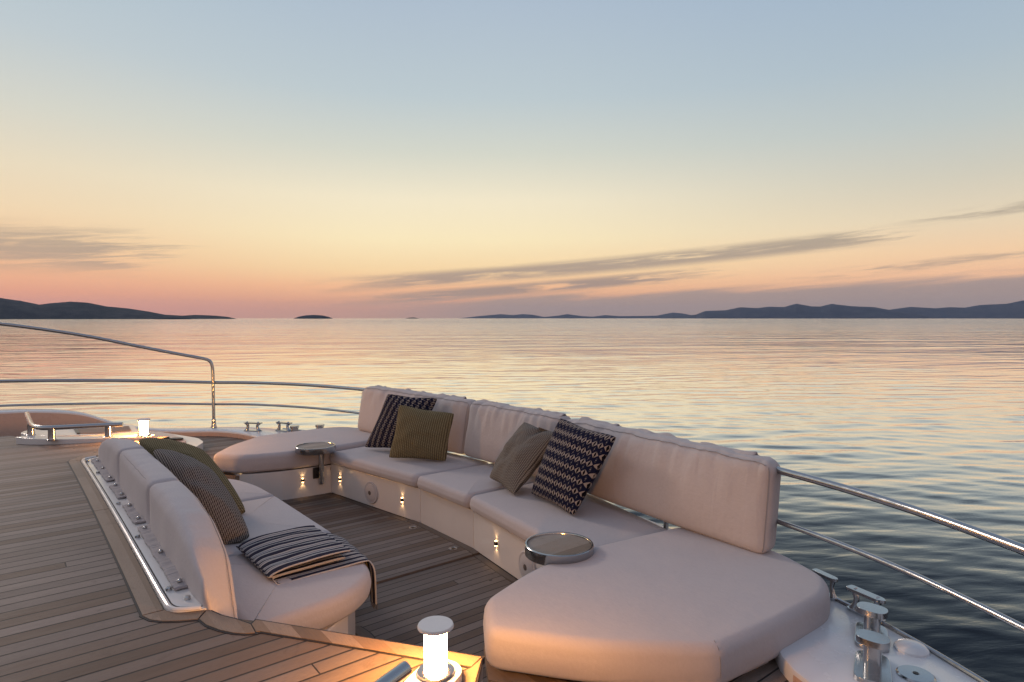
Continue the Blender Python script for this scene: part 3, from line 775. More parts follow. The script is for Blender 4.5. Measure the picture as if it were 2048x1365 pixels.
# ------------------------------------------------------------------ deck lamps on their white coaming
def rounded_bar(pts, w, n=10):
    P = [Vector(p) for p in pts]; left = []; right = []
    for i, p in enumerate(P):
        d = (P[min(i+1, len(P)-1)]-P[max(i-1, 0)]).normalized(); nn = Vector((-d.y, d.x)); left.append(p+nn*w); right.append(p-nn*w)
    d = (P[0]-P[1]).normalized(); nn = Vector((-d.y, d.x))
    cap = [P[0]+(nn*math.cos(PI*k/n)+d*math.sin(PI*k/n))*w for k in range(n+1)]   # rounded nose
    return [tuple(q) for q in cap]+[tuple(q) for q in left[1:]][::1]+[tuple(q) for q in right[::-1][:-1]]
for sgn, lab in ((1, 'distant lit cylinder lamp beside the handrail on the far white coaming'), (-1, 'bright cylinder lamp with flat cap in the foreground at the deck edge')):
    c = (.950, 2.368*sgn, .582)
    path = [(.965, 2.362), (.80, 2.455), (.62, 2.545), (.42, 2.66), (.25, 2.82), (.14, 3.02)]
    path = [(x, y*sgn) for x, y in chaikin(path, 2, False)]
    po = rounded_bar(path, .066)
    cm = MB().prism(po, .50, .580).build('coaming', M['white'], smooth=False, bevel=.012)
    tag(cm, 'white raised coaming carrying the %s lamp at the deck edge' % ('distant' if sgn > 0 else 'foreground'), 'coaming')
    L = thing('deck_lamp', lab, 'lamp', c, 'cylinder lamps on the deck')
    MB().lathe(c, [(.036, -.001), (.052, -.001), (.054, .003), (.053, .008), (.047, .011), (.036, .010)], 48).build('base_ring', M['chrome'], L)
    MB().lathe(c, [(.0325, .002), (.0325, .131)], 40).build('lamp_shade', M['lamp'], L)
    MB().lathe(c, [(.030, .1315), (.048, .1318), (.0515, .134), (.0518, .138), (.050, .1425), (.0490, .1435), (.001, .1440)], 56).build('cap', M['lampcap'], L)
    hr = thing('handrail', 'low chrome handrail on three posts beside the distant lamp' if sgn > 0 else 'chrome handrail end poking up beside the foreground lamp', 'handrail', (.68, 2.5*sgn, .58), 'low handrails at the deck steps')
    rp = chaikin([(.805, 2.452), (.60, 2.530), (.36, 2.615), (.25, 2.665), (.195, 2.80), (.185, 3.2), (.18, 3.75)], 3, False)
    MB().tube([(x, y*sgn, .682+.0*y) for x, y in rp], .0205, 16).build('rail', M['chrome'], hr)
    for x, y in ((.70, 2.492), (.315, 2.632), (.188, 3.02)):
        g = MB(); g.lathe((x, y*sgn, 0), [(.036, .575), (.036, .584), (.029, .588), (.027, .60), (.026, .680)], 20); g.build('post', M['chrome'], hr)

# ------------------------------------------------------------------ port locker, hatch tool, stair moulding
lk = thing('locker', 'white deck locker with pinkish lid beyond the far lamp', 'locker', (1.3, 3.3, .2))
lp = rounded([(1.615, 3.18), (1.62, 3.45), (1.36, 4.16), (1.0, 4.2), (.96, 3.0), (1.1, 2.62), (1.36, 2.72)], [.06, .06, .06, .03, .05, .08, .08], 5)
MB().prism(lp, .19, .318).build('body', M['white'], lk, smooth=False, bevel=.016)
MB().prism(rounded([(1.47, 3.24), (1.43, 3.75), (1.28, 4.10), (1.02, 4.10), (1.02, 3.2), (1.15, 2.95), (1.30, 3.02)], .04, 4), .322, .342).build('lid', M['pink'], lk, smooth=False, bevel=.006)
MB().prism([(x+.03, y) for x, y in rounded([(1.62, 3.16), (1.63, 3.46), (1.30, 4.0), (1.25, 3.0), (1.36, 2.68)], .1, 5)], .203, .207).build('margin', M['trim'], lk, smooth=False)
tl = MB(); q0 = Vector((1.36, 3.36)); dd = Vector((.80, -.6)); nn = Vector((.6, .8))
def tp(a, b): v = q0+dd*a+nn*b; return (v.x, v.y)
tl.prism([tp(-.02, .03), tp(.06, .042), tp(.10, .02), tp(.10, -.02), tp(.06, -.042), tp(-.02, -.03)], .343, .362)
for s_ in (.022, -.022): tl.prism([tp(-.10, s_+.014), tp(-.015, s_+.010), tp(-.015, s_-.010), tp(-.10, s_-.014)], .343, .358)
tag(tl.build('forked_tool', M['black'], smooth=False, bevel=.004), 'small black forked tool lying on the pinkish locker lid', 'tool')
st = thing('stair_moulding', 'white moulded stair head with dark recess behind the far handrail', 'moulding', (.6, 3.4, .2))
MB().prism(rounded([(.10, 3.42), (.30, 3.10), (.60, 2.90), (.98, 2.78), (1.0, 3.32), (.60, 3.46), (.25, 3.72)], [.10, .05, .05, .08, .05, .1, .05], 5), .19, .548).build('body', M['white'], st, smooth=False, bevel=.02)
MB().prism([(.545, 3.03), (.70, 2.92), (.93, 2.90), (.95, 3.22), (.72, 3.24), (.545, 3.38)], .549, .553).build('recess', plain('recess_brown', (.20, .125, .085), .6), st, smooth=False)
MB().prism([(.520, 3.04), (.543, 3.03), (.543, 3.385), (.52, 3.40)], .549, .558).build('recess_edge', M['dark'], st, smooth=False)

# ------------------------------------------------------------------ guard rail
rail = thing('guard_rail', 'polished steel bow guard rail running behind the sofa', 'railing', (3.1, 0, .3))
upz, loz = .835, .575
RP = [(-3.5, 5.05, .97, .70), (-1.5, 4.98, .955, .69), (0, 4.86, .925, .66), (.9, 4.70, .888, .622), (1.5, 4.46, .858, .594), (1.97, 4.16, .835, .575), (2.22, 3.98, .835, .575), (2.46, 3.66, .835, .575), (2.705, 3.25, .835, .575), (2.86, 2.88, .835, .575),
      (3.01, 2.40, .835, .575), (3.12, 1.8, .835, .575), (3.20, 1.1, .835, .575), (3.25, .4, .835, .575)]
RPS = RP+[(x, -y, a, b) for x, y, a, b in RP[::-1]]
# starboard side measured a little tighter at the shoulder
RPS = [(x-(.03 if (y < -3.0 and x > 2.4) else 0), y, a, b) for x, y, a, b in RPS]
RPS = chaikin(RPS, 3, False)
MB().tube([(x, y, a) for x, y, a, b in RPS], .0185, 16).build('upper_rail', M['chrome'], rail)
MB().tube([(x, y, b) for x, y, a, b in RPS], .0130, 14).build('lower_rail', M['chrome'], rail)
for sgn in (1, -1):
    tr = [(1.945, 4.135*sgn, .31), (1.945, 4.135*sgn, .70), (1.945, 4.137*sgn, .93), (1.94, 4.140*sgn, 1.05), (1.915, 4.155*sgn, 1.105), (1.84, 4.19*sgn, 1.130), (1.60, 4.30*sgn, 1.185), (1.20, 4.45*sgn, 1.285), (.80, 4.58*sgn, 1.392), (.40, 4.70*sgn, 1.474), (0, 4.79*sgn, 1.543), (-.6, 4.88*sgn, 1.62), (-2, 5.0*sgn, 1.75)]
    pts = [tr[0], tr[1], tr[2]]+chaikin(tr[2:], 3, False)[1:]
    if sgn > 0: MB().tube(pts, .0185, 16).build('high_rail', M['chrome'], rail)
    else: MB().tube([tr[0], tr[1], (tr[1][0], tr[1][1], .835)], .0185, 16).build('stanchion', M['chrome'], rail)
    MB().lathe((1.945, 4.135*sgn, .30), [(.034, 0), (.034, .012), (.027, .03), (.024, .07), (.0235, .10), (.0195, .112)], 24).build('post_foot', M['chrome'], rail)
for y in (.0, 1.5, -1.5):
    x = float(np.interp(abs(y), [.4, 1.1, 1.8], [3.25, 3.2, 3.12]))
    MB().tube([(x, y, .28), (x, y, .83)], .0155, 12).build('stanchion', M['chrome'], rail)
bpy.data.objects['upper_rail'].name = 'upper_rail'

# ------------------------------------------------------------------ bollards, chocks, filler cap, hatch latches
def bollard(sgn, label):
    gz = .302
    c = Vector((2.585, 2.905*sgn)); ax = Vector((.90, -.36*sgn)).normalized(); pr2 = Vector((-ax.y, ax.x))
    B = thing('mooring_bollard', label, 'bollard', (c.x, c.y, gz), 'twin-post chrome bollards on the gunwales')
    def P(a, b): v = c+ax*a+pr2*b; return (v.x, v.y)
    for a in (-.115, .150):
        pl_ = rounded([P(a-.12, -.062), P(a+.105, -.056), P(a+.105, .056), P(a-.12, .062)], .045, 6)
        MB().prism(pl_, gz-.004, gz+.016).build('base_plate', M['chrome'], B, smooth=False, bevel=.006)
    for a in (-.115, .150):
        pp = rounded([P(a-.040, -.030), P(a+.040, -.030), P(a+.040, .030), P(a-.040, .030)], .026, 6)
        g = MB(); g.prism(pp, gz+.012, gz+.105); po = g.build('post', M['chrome'], B, angle=30, bevel=.006)
        # eye-shaped cap set across the post
        q = [P(a+dx, dy) for dx, dy in ((-.050, -.006), (-.046, -.040), (-.010, -.058), (.028, -.052), (.050, .006), (.046, .040), (.010, .058), (-.028, .052))]
        g = MB(); g.prism(chaikin(q, 2), gz+.100, gz+.124); g.build('cap', M['chrome'], po, angle=30, bevel=.006)
    return B
bollard(-1, 'twin-post chrome mooring bollard at the right, with eye-shaped pale caps'); bollard(1, 'small distant chrome mooring bollard past the far chaise')
def chock(x, y, ang, label, s=1.0):
    gz = .30; ca, sa = math.cos(ang), math.sin(ang)
    def P(a, b): return (x+(a*ca-b*sa)*s, y+(a*sa+b*ca)*s)
    t_ = thing('fairlead', label, 'fairlead', (x, y, gz), 'chrome fairleads on the gunwale edge')
    g = MB(); g.prism(rounded([P(-.11, -.035), P(.11, -.035), P(.11, .035), P(-.11, .035)], .02, 4), gz-.004, gz+.012); g.build('base', M['chrome'], t_, bevel=.004)
    for d in (-.062, .066):
        g = MB(); pts = [(*P(d*1.25, 0), gz+.006), (*P(d*1.08, 0), gz+.03), (*P(d*.96, 0), gz+.058), (*P(d*1.12, 0), gz+.086), (*P(d*1.3, 0), gz+.094)]
        g.tube(pts, [.028*s, .018*s, .016*s, .020*s, .024*s], 14); g.build('horn', M['chrome'], t_)
    g = MB(); g.prism(rounded([P(-.115, -.03), P(.09, -.03), P(.125, 0), P(.09, .03), P(-.115, .03)], .012, 4), gz+.088, gz+.102); g.build('top_bar', M['chrome'], t_, bevel=.004)
    return t_
chock(2.912, -2.752, R(-104), s=.74, label='chrome fairlead at the gunwale edge just behind the near bollard')
chock(2.980, -2.545, R(-107), s=.58, label='chrome fairlead half hidden behind the near chaise cushion corner')
chock(2.235, 3.61, R(131), s=.95, label='squat chrome fairlead with square opening past the far chaise')
chock(2.515, 3.40, R(118), s=.95, label='winged chrome fairlead nearest the far chaise cushion edge')
fc = thing('filler_cap', 'flat round chrome deck filler cap on the white gunwale', 'cap', (2.555, -3.065, .30))
A = Matrix.Identity(3)
MB().lathe((2.555, -3.065, .298), [(.062, 0), (.062, .008), (.056, .013), (.012, .014), (.010, .012), (.001, .012)], 48).build('plate', M['chrome'], fc)
MB().lathe((2.555, -3.065, .3085), [(.009, 0), (.009, .0055), (.001, .0056)], 16).build('key_hole', M['black'], fc)
for (x, y), lab in zip(((2.408, .284), (2.402, -.274)), ('flush ring latch at the far corner of the floor hatch', 'flush ring latch at the near corner of the floor hatch')):
    t_ = thing('hatch_latch', lab, 'latch', (x, y, .006), 'flush latches of the cockpit hatch')
    MB().lathe((x, y, .0055), [(.030, 0), (.030, .002), (.025, .0032), (.022, .0012), (.012, .0012)], 32).build('ring', M['brushed'], t_)
    g = MB(); g.lathe((x, y, .006), [(.012, 0), (.012, .0022), (.001, .0024)], 20); g.box((x+.012, y-.014, .0078), (.012, .006, .003)); g.build('button', M['black'], t_)
t_ = tag(MB().lathe((2.30, -.84, -.0045), [(.012, 0), (.012, .0015), (.001, .0017)], 20).build('floor_plug', M['black']), 'tiny dark plug in the teak floor by the near speaker', 'plug')

# ------------------------------------------------------------------ pillows
def pillow(name, label, m, BL, BR, TL, TR, th, seed, rot90=False, pinch=.085, fold=0.0):
    BL, BR, TL, TR = map(Vector, (BL, BR, TL, TR)); cen = (BL+BR+TL+TR)/4
    n = ((BR-BL)+(TR-TL)).cross((TL-BL)+(TR-BR)).normalized()
    N = 46; mb = MB()
    for s_ in (1, -1):
        vs = []; uvs = []; fs = []
        for i in range(N+1):
            for j in range(N+1):
                u = -1+2*i/N; v = -1+2*j/N
                u2 = u*(1-pinch*(1-abs(v)**1.6)*abs(u)**3); v2 = v*(1-pinch*(1-abs(u)**1.6)*abs(v)**3)
                cr = 1-.055*(abs(u)*abs(v))**5; u2 *= cr; v2 *= cr
                a, b = (u2+1)/2, (v2+1)/2
                p = (BL*(1-a)+BR*a)*(1-b)+(TL*(1-a)+TR*a)*b
                prof = max(0, (1-u*u))**.62*max(0, (1-v*v))**.62
                h = th*(prof*.92+.015)
                w = mnoise.noise(Vector((u*2.4+seed, v*2.4, seed*1.7)))*.16+mnoise.noise(Vector((u*6+seed, v*6, seed)))*.05
                edge = min(1, 4*(1-max(abs(u), abs(v))))
                # gathers radiating from the corners
                ang = math.atan2(1-abs(v), 1-abs(u)); cd = math.hypot(1-abs(u), 1-abs(v))
                w += .10*math.sin(ang*9+seed)*math.exp(-cd*2.6)*edge
                h *= 1+w
                h -= fold*th*math.exp(-((u-.15)/.16)**2)*max(0, v)**1.5
                p = p+n*s_*h
                vs.append(p); uvs.append((a, b) if not rot90 else (b, a))
        for i in range(N):
            for j in range(N):
                q = i*(N+1)+j; f = [q, q+N+1, q+N+2, q+1]; fs.append(f if s_ > 0 else f[::-1])
        mb.add(vs, fs, 0, uvs)
    o = mb.build(name, m, angle=180)
    bm = bmesh.new(); bm.from_mesh(o.data); bm.to_mesh(o.data); bm.free()
    tag(o, label, 'pillow', 'scatter pillows on the sofas')
    return o
pillow('scatter_pillow', 'dark navy pillow with beige hourglass pattern behind the front olive pillow', M['navy'], (2.57, 1.46, .405), (2.86, 1.02, .40), (2.715, 1.26, .925), (2.985, .81, .905), .10, 1.0, rot90=True)
pillow('scatter_pillow', 'ribbed olive pillow standing on the bow sofa before a navy pillow', M['olive'], (2.535, .925, .405), (2.88, .53, .395), (2.655, .945, .865), (2.965, .525, .805), .105, 2.3)
pillow('scatter_pillow', 'grey-brown knitted pillow tucked beside the near navy pillow', M['grey'], (2.80, -.15, .41), (2.66, -.62, .40), (2.915, -.43, .865), (2.945, -.80, .825), .115, 3.6, fold=.45)
pillow('scatter_pillow', 'large dark navy pillow with beige diamond pattern beside the grey-brown pillow', M['navy'], (2.765, -.665, .405), (2.655, -1.205, .40), (2.905, -.81, .945), (2.85, -1.385, .90), .105, 4.9)
pillow('scatter_pillow', 'mustard olive ribbed pillow on the aft sofa behind a black-checked pillow', M['olive'], (.80, .34, .41), (1.15, .08, .41), (.69, .95, .80), (1.02, .60, .745), .15, 6.1, pinch=-.10, rot90=False)
pillow('scatter_pillow', 'beige and black checked pillow leaning on the aft sofa back', M['tan'], (.77, -.24, .42), (1.03, -.39, .415), (.665, .27, .845), (.95, .07, .715), .17, 7.4, pinch=-.12)

# ------------------------------------------------------------------ striped throw
path = [(1.318, .452), (1.28, .455), (1.15, .452), (1.02, .449), (.955, .445), (.925, .434), (.922, .424), (.935, .418), (1.0, .4205), (1.15, .4225), (1.27, .4235), (1.30, .421), (1.305, .417), (1.295, .413), (1.2, .4125), (1.05, .411), (.97, .409), (.948, .406), (.946, .402), (.96, .399),
        (1.1, .3995), (1.25, .400), (1.36, .400), (1.415, .397), (1.452, .382), (1.470, .355), (1.476, .31), (1.478, .27), (1.480, .22), (1.482, .185)]
path = chaikin(path, 2, False); L = [0]
for a, b in zip(path, path[1:]): L.append(L[-1]+math.dist(a, b))
NY = 60; vs = []; fs = []; uvs = []; n = len(path)
for i, (x, z) in enumerate(path):
    top = i < n*.20; hang = max(0, (x-1.40)/.08) if i > n*.6 else 0
    for j in range(NY+1):
        v = j/NY; y = -.505-.475*v + (-.02 if top else 0) + (.022*math.sin(L[i]*9) if top else .006*math.sin(L[i]*7))*(.3+.7*(1-v)) - (.05*min(1, hang) if hang else 0) - (.06 if i > n*.6 else 0)*v
        y += .055*(x-1.1)*(v-.5)*1.2
        zz = z+.0045*mnoise.noise(Vector((x*9, y*16, 1.0)))*(1 if top else .35)+(.004*math.sin(y*70) if top else 0)
        if hang: x2 = x+.008*math.sin(y*38)*min(1, hang)-.085*max(0, v-.25)*min(1, hang)
        else: x2 = x
        vs.append((x2, y, zz)); uvs.append((L[i]/.6, v))
for i in range(n-1):
    for j in range(NY): a_ = i*(NY+1)+j; fs.append([a_, a_+1, a_+NY+2, a_+NY+1])
th = thing('throw_blanket', 'folded navy and white striped throw hanging off the aft sofa', 'blanket', (1.2, -.75, .39))
g = MB(); g.add(vs, fs, 0, uvs); to = g.build('cloth', M['throw'], th, angle=180)
sm = to.modifiers.new('thick', 'SOLIDIFY'); sm.thickness = .0055
fr = MB()
for j in range(0, NY+1):
    b = vs[(n-1)*(NY+1)+j]
    for k in range(2):
        dx, dy = random.uniform(-.008, .008), random.uniform(-.006, .006)
        fr.tube([(b[0]+.002*k, b[1]+.003*k, b[2]+.004), (b[0]+dx*.5, b[1]+dy*.5, b[2]-.014), (b[0]+dx, b[1]+dy, b[2]-.028)], .0011, 5)
fr.build('fringe', plain('fringe_yarn', (.10, .085, .075), .95), th)

# ------------------------------------------------------------------ sea
def sea_height(X, Y, D):
    rng = np.random.RandomState(3); z = np.zeros_like(X)
    for k in range(70):
        lam = .24*(2.5/.24)**rng.rand(); kk = 2*PI/lam
        th_ = R(56)+rng.randn()*.34
        amp = .0013*lam**.85*(.55+.9*rng.rand())
        fade = np.clip((lam*9-D*D*.0020*1.0)/(lam*5), 0, 1)
        z += amp*fade*np.sin(kk*(X*math.cos(th_)+Y*math.sin(th_))+rng.rand()*2*PI+.6*np.sin(.21*Y+.17*X+k))
    return z
nr, na = 760, 560
r_ = 3.5*(420/3.5)**(np.linspace(0, 1, nr)); a_ = np.linspace(YAW-R(62), YAW+R(80), na)
RR, AA = np.meshgrid(r_, a_, indexing='ij'); X = RR*np.cos(AA); Y = RR*np.sin(AA)-3.9
Zs = sea_height(X, Y, RR)*np.clip((420-RR)/150, 0, 1)
V = np.stack([X, Y, Zs+SEA], -1).reshape(-1, 3)
ii, jj = np.meshgrid(np.arange(nr-1), np.arange(na-1), indexing='ij'); q = (ii*na+jj).ravel()
FQ = np.stack([q, q+na, q+na+1, q+1], -1)
ext_r = [420, 1200, 4000, 15000, 60000, 120000]
V2 = []; F2 = []; base_i = len(V); ne = 180
for rr in ext_r[1:]:
    for k in range(na): V2.append((rr*math.cos(a_[k]), rr*math.sin(a_[k])-3.9, SEA))
ringid = [[(nr-1)*na+k for k in range(na)]]+[[base_i+m_*na+k for k in range(na)] for m_ in range(len(ext_r)-1)]
for a0, b0 in zip(ringid, ringid[1:]):
    for k in range(na-1): F2.append((a0[k], b0[k], b0[k+1], a0[k+1]))
V = np.concatenate([V, np.array(V2)]); FQ = np.concatenate([FQ, np.array(F2)])
# the rest of the circle round the boat, coarse
o0 = len(V); rest = np.linspace(YAW+R(80), YAW-R(62)+2*PI, 90); V3 = []; F3 = []
rs_ = [3.5, 12, 60, 420, 4000, 120000]
for rr in rs_:
    for t_ in rest: V3.append((rr*math.cos(t_), rr*math.sin(t_)-3.9, SEA-.004))
for i in range(len(rs_)-1):
    for k in range(89): F3.append((o0+i*90+k, o0+(i+1)*90+k, o0+(i+1)*90+k+1, o0+i*90+k+1))
V = np.concatenate([V, np.array(V3)]); FQ = np.concatenate([FQ, np.array(F3)])
me = bpy.data.meshes.new('sea'); me.vertices.add(len(V)); me.vertices.foreach_set('co', V.astype(np.float32).ravel())
me.loops.add(FQ.size); me.loops.foreach_set('vertex_index', FQ.astype(np.int32).ravel())
me.polygons.add(len(FQ)); me.polygons.foreach_set('loop_start', np.arange(0, FQ.size, 4, dtype=np.int32)); me.polygons.foreach_set('loop_total', np.full(len(FQ), 4, dtype=np.int32))
me.update(); me.validate(); me.polygons.foreach_set('use_smooth', [True]*len(me.polygons))
m, t, b = mat('sea_water'); co_ = t.coord('Object')
x, y, z = t.sep(co_); ca, sa = math.cos(R(60)), math.sin(R(60))
al = t.math('ADD', t.math('MULTIPLY', x, ca), t.math('MULTIPLY', y, sa)); ac = t.math('SUBTRACT', t.math('MULTIPLY', y, ca), t.math('MULTIPLY', x, sa))
dist = t.math('SQRT', t.math('ADD', t.math('MULTIPLY', x, x), t.math('MULTIPLY', y, y)))
n1 = t.noise(t.comb(t.math('MULTIPLY', al, 2.3), t.math('MULTIPLY', ac, .62), 0), 1.0, 4, .55, .4)
n2 = t.noise(t.comb(t.math('MULTIPLY', al, 5.5), t.math('MULTIPLY', ac, 2.0), 3), 1.0, 3, .5, .2)
n3 = t.noise(t.comb(t.math('MULTIPLY', al, .10), t.math('MULTIPLY', ac, .035), 8), 1.0, 4, .6, .2)
n5 = t.noise(t.comb(t.math('MULTIPLY', al, .030), t.math('MULTIPLY', ac, .008), 4), 1.0, 5, .7, .2)
amt = t.math('MULTIPLY', t.mapr(n3, .35, .70, .45, 1.4), t.mapr(n5, .35, .68, .6, 1.35))
near = t.math('MULTIPLY', t.math('ADD', n1, t.math('MULTIPLY', n2, .22)), t.math('ADD', .06, t.math('DIVIDE', 14.0, t.math('ADD', dist, 14.0))))
h = t.math('MULTIPLY', near, .030)
for k_, lam_ in enumerate((1.6, 3.4, 7.5, 16.0, 36.0)):      # wave trains from ripples to long low swell, each seen where it is large enough to see
    nn_ = t.noise(t.comb(t.math('MULTIPLY', al, 1/lam_), t.math('MULTIPLY', ac, .20/lam_), 3.0+k_*7), 1.0, 2, .5, .25)
    h = t.math('ADD', h, t.math('MULTIPLY', t.math('MULTIPLY', nn_, WSL*lam_), t.mapr(dist, lam_*3.5, lam_*22, 0, 1, True)))
h = t.math('MULTIPLY', h, amt)
nb = t.bump(h, 1.0, 1.0)
lw = t.new('ShaderNodeLayerWeight'); t.put(lw.inputs['Blend'], .5); t.l.new(nb, lw.inputs['Normal'])
fc_ = t.new('ShaderNodeFloatCurve'); cv_ = fc_.mapping.curves[0]
for k_, (a0_, b0_) in enumerate(((0, .02), (.45, .025), (.58, .045), (.68, .17), (.75, .48), (.82, .84), (.90, .975), (1, 1))):
    (cv_.points[0] if k_ == 0 else cv_.points[-1] if k_ == 7 else cv_.points.new(a0_, b0_)).location = (a0_, b0_)
fc_.mapping.update(); t.put(fc_.inputs['Value'], lw.outputs['Facing']); fr_ = fc_.outputs[0]
gl = t.new('ShaderNodeBsdfGlossy'); gl.distribution = 'MULTI_GGX'; t.put(gl.inputs['Color'], (1, 1, 1, 1)); t.put(gl.inputs['Roughness'], t.mapr(dist, 10, 170, .045, .075)); t.l.new(nb, gl.inputs['Normal'])
df = t.new('ShaderNodeBsdfDiffuse'); t.put(df.inputs['Color'], (.007, .011, .019, 1))
mx = t.new('ShaderNodeMixShader'); t.put(mx.inputs[0], fr_); t.l.new(df.outputs[0], mx.inputs[1]); t.l.new(gl.outputs[0], mx.inputs[2])
t.l.new(mx.outputs[0], t.n['Material Output'].inputs[0])
me.materials.append(m)
sea = bpy.data.objects.new('sea', me); COL.objects.link(sea); struct(sea)

# ------------------------------------------------------------------ islands on the horizon
mi_, t, b = mat('island_haze_blue'); co_ = t.coord('Object')
nn1 = t.noise(co_, .012, 6, .65); nn2 = t.noise(co_, .07, 4, .7)
c = t.mix(t.mapr(nn1, .4, .65), (.030, .044, .060, 1), (.060, .074, .088, 1)); c = t.mix(t.math('MULTIPLY', t.mapr(nn2, .55, .75), .5), c, (.12, .12, .125, 1))  # blue of the air put straight into the hill colours
t.put(b.inputs['Base Color'], c); t.put(b.inputs['Roughness'], .95); t.put(b.inputs['Specular IOR Level'], .1)
t.l.new(t.bump(nn2, .8, 12), b.inputs['Normal'])
mi2, t, b = mat('island_far_haze_blue'); co_ = t.coord('Object'); nn1 = t.noise(co_, .004, 6, .65)
t.put(b.inputs['Base Color'], t.mix(t.mapr(nn1, .4, .65), (.060, .078, .110, 1), (.095, .108, .135, 1))); t.put(b.inputs['Roughness'], .95); t.put(b.inputs['Specular IOR Level'], .1)  # paler, bluer base colour paints in the haze of the farther hills
def island(name, prof, D, depth, m_, rough=.04, seed=0):
    """ridge with its own distance and depth; prof: (azimuth deg from bow, height/distance)"""
    az = [p[0] for p in prof]; hh = [p[1] for p in prof]
    n = int(max(60, (abs(az[0]-az[-1]))*34)); K = 26; vs = []; fs = []
    for i in range(n+1):
        a = az[0]+(az[-1]-az[0])*i/n; h = float(np.interp(a, sorted(az), [q for _, q in sorted(zip(az, hh))]))*D
        taper = min(1, i/4, (n-i)/4)
        for k in range(K+1):
            s_ = -1+2*k/K; rr = D+s_*depth*(.25+.75*min(1, h/(D*.01)))
            sh = (1-abs(s_)**1.5)
            nz = mnoise.fractal(Vector((rr*math.cos(R(a))*.0022*9000/D, rr*math.sin(R(a))*.0022*9000/D, seed)), .9, 2.1, 5)
            fine = mnoise.noise(Vector((a*55, s_*7, seed)))
            z = h*sh*(1+rough*2.2*nz*(1-sh*.75))+h*.5*rough*fine*sh
            z = max(z, 0)*taper-(2.5 if abs(s_) > .999 else 0)
            vs.append((rr*math.cos(R(a)), rr*math.sin(R(a))-3.9, SEA+z))
    for i in range(n):
        for k in range(K): q_ = i*(K+1)+k; fs.append([q_, q_+1, q_+K+2, q_+K+1])
    o = MB().add(vs, fs).build(name, m_, angle=180); weld(o, .01); struct(o); return o
def PX(lst, D, hz=637.3):
    """silhouette given as angles: (offset from the view axis in 1/1262 rad tangents, rise)"""
    out = []
    for x_, y_ in lst:
        al_ = math.atan((x_-1024)/1262.5); k = math.cos(al_)
        out.append((50.97-math.degrees(al_), max(0, (hz-y_))/1262.5*k+4.3/D*(1 if y_ < hz-.3 else 0)))
    return out
island('island', PX([(-320, 612), (-200, 600), (-90, 592), (0, 596.5), (40, 602), (80, 610), (100, 607), (140, 603.5), (175, 606), (215, 614), (260, 618), (300, 624), (330, 630), (365, 632), (390, 630.5), (430, 632), (455, 634.3), (474, 637.2)], 4500), 4500, 420, mi_, .05, 1)
island('islet', PX([(308, 637.3), (325, 636.2), (345, 635.4), (370, 636), (386, 637.3)], 3000), 3000, 60, mi_, .05, 2)
island('islet', PX([(586, 637.3), (598, 634), (612, 631.4), (628, 630.6), (645, 631.6), (658, 634.6), (667, 637.3)], 6500), 6500, 150, mi_, .05, 3)
island('islet', PX([(810, 637.3), (818, 636.2), (828, 635.6), (840, 637.3)], 9000), 9000, 60, mi_, .05, 4)
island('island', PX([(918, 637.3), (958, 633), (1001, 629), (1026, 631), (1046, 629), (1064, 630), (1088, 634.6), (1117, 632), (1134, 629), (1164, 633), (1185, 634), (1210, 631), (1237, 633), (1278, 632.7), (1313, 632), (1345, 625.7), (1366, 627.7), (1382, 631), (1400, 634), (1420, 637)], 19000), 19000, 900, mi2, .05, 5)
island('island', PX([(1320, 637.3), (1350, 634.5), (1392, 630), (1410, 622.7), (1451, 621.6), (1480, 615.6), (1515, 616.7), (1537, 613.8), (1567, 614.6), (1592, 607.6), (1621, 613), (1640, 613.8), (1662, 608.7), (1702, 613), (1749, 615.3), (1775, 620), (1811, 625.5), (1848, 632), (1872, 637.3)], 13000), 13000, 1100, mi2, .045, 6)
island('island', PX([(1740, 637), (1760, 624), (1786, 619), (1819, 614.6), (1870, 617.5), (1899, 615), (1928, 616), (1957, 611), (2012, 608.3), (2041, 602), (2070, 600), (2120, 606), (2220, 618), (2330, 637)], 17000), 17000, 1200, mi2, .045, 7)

# ------------------------------------------------------------------ evening haze over the water
hm = bpy.data.materials.new('haze_air'); hm.use_nodes = True; t = NT(hm.node_tree); t.n.remove(t.n['Principled BSDF'])
pv = t.new('ShaderNodeVolumePrincipled'); t.put(pv.inputs['Color'], (.58, .70, 1.0, 1)); t.put(pv.inputs['Density'], HAZE); t.put(pv.inputs['Anisotropy'], .3)
t.l.new(pv.outputs[0], t.n['Material Output'].inputs['Volume'])
hz = MB().box((0, 0, 296), (50000, 50000, 600.0)).build('haze', hm, smooth=False); hz.location = (0, 0, 0); hz['kind'] = 'stuff'
hz.visible_shadow = True
# ------------------------------------------------------------------ sky
W = bpy.data.worlds.new('World'); S.world = W; W.use_nodes = True; t = NT(W.node_tree)
bg = t.n['Background']; co_ = t.coord('Generated'); x, y, z = t.sep(co_)
el = t.math('MULTIPLY', t.math('ARCSINE', z), 180/PI); az = t.math('MULTIPLY', t.math('ARCTAN2', y, x), 180/PI)
def srgb(*c): return lin(*c)
def sk(lst):
    n_ = [(min(1, max(0, (math.sqrt(max(0, e)/90)))), srgb(*c)) for e, c in lst]; return n_
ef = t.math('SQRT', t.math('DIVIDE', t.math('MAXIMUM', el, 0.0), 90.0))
cen = t.ramp(ef, sk([(0, (206, 160, 138)), (.7, (216, 162, 138)), (1.6, (240, 176, 138)), (2.8, (255, 196, 148)), (4.3, (255, 220, 168)), (7, (255, 236, 192)), (10.5, (246, 234, 204)), (14.5, (214, 216, 203)), (19, (190, 203, 208)), (27, (173, 189, 206)), (45, (140, 154, 178)), (90, (128, 140, 164))]))
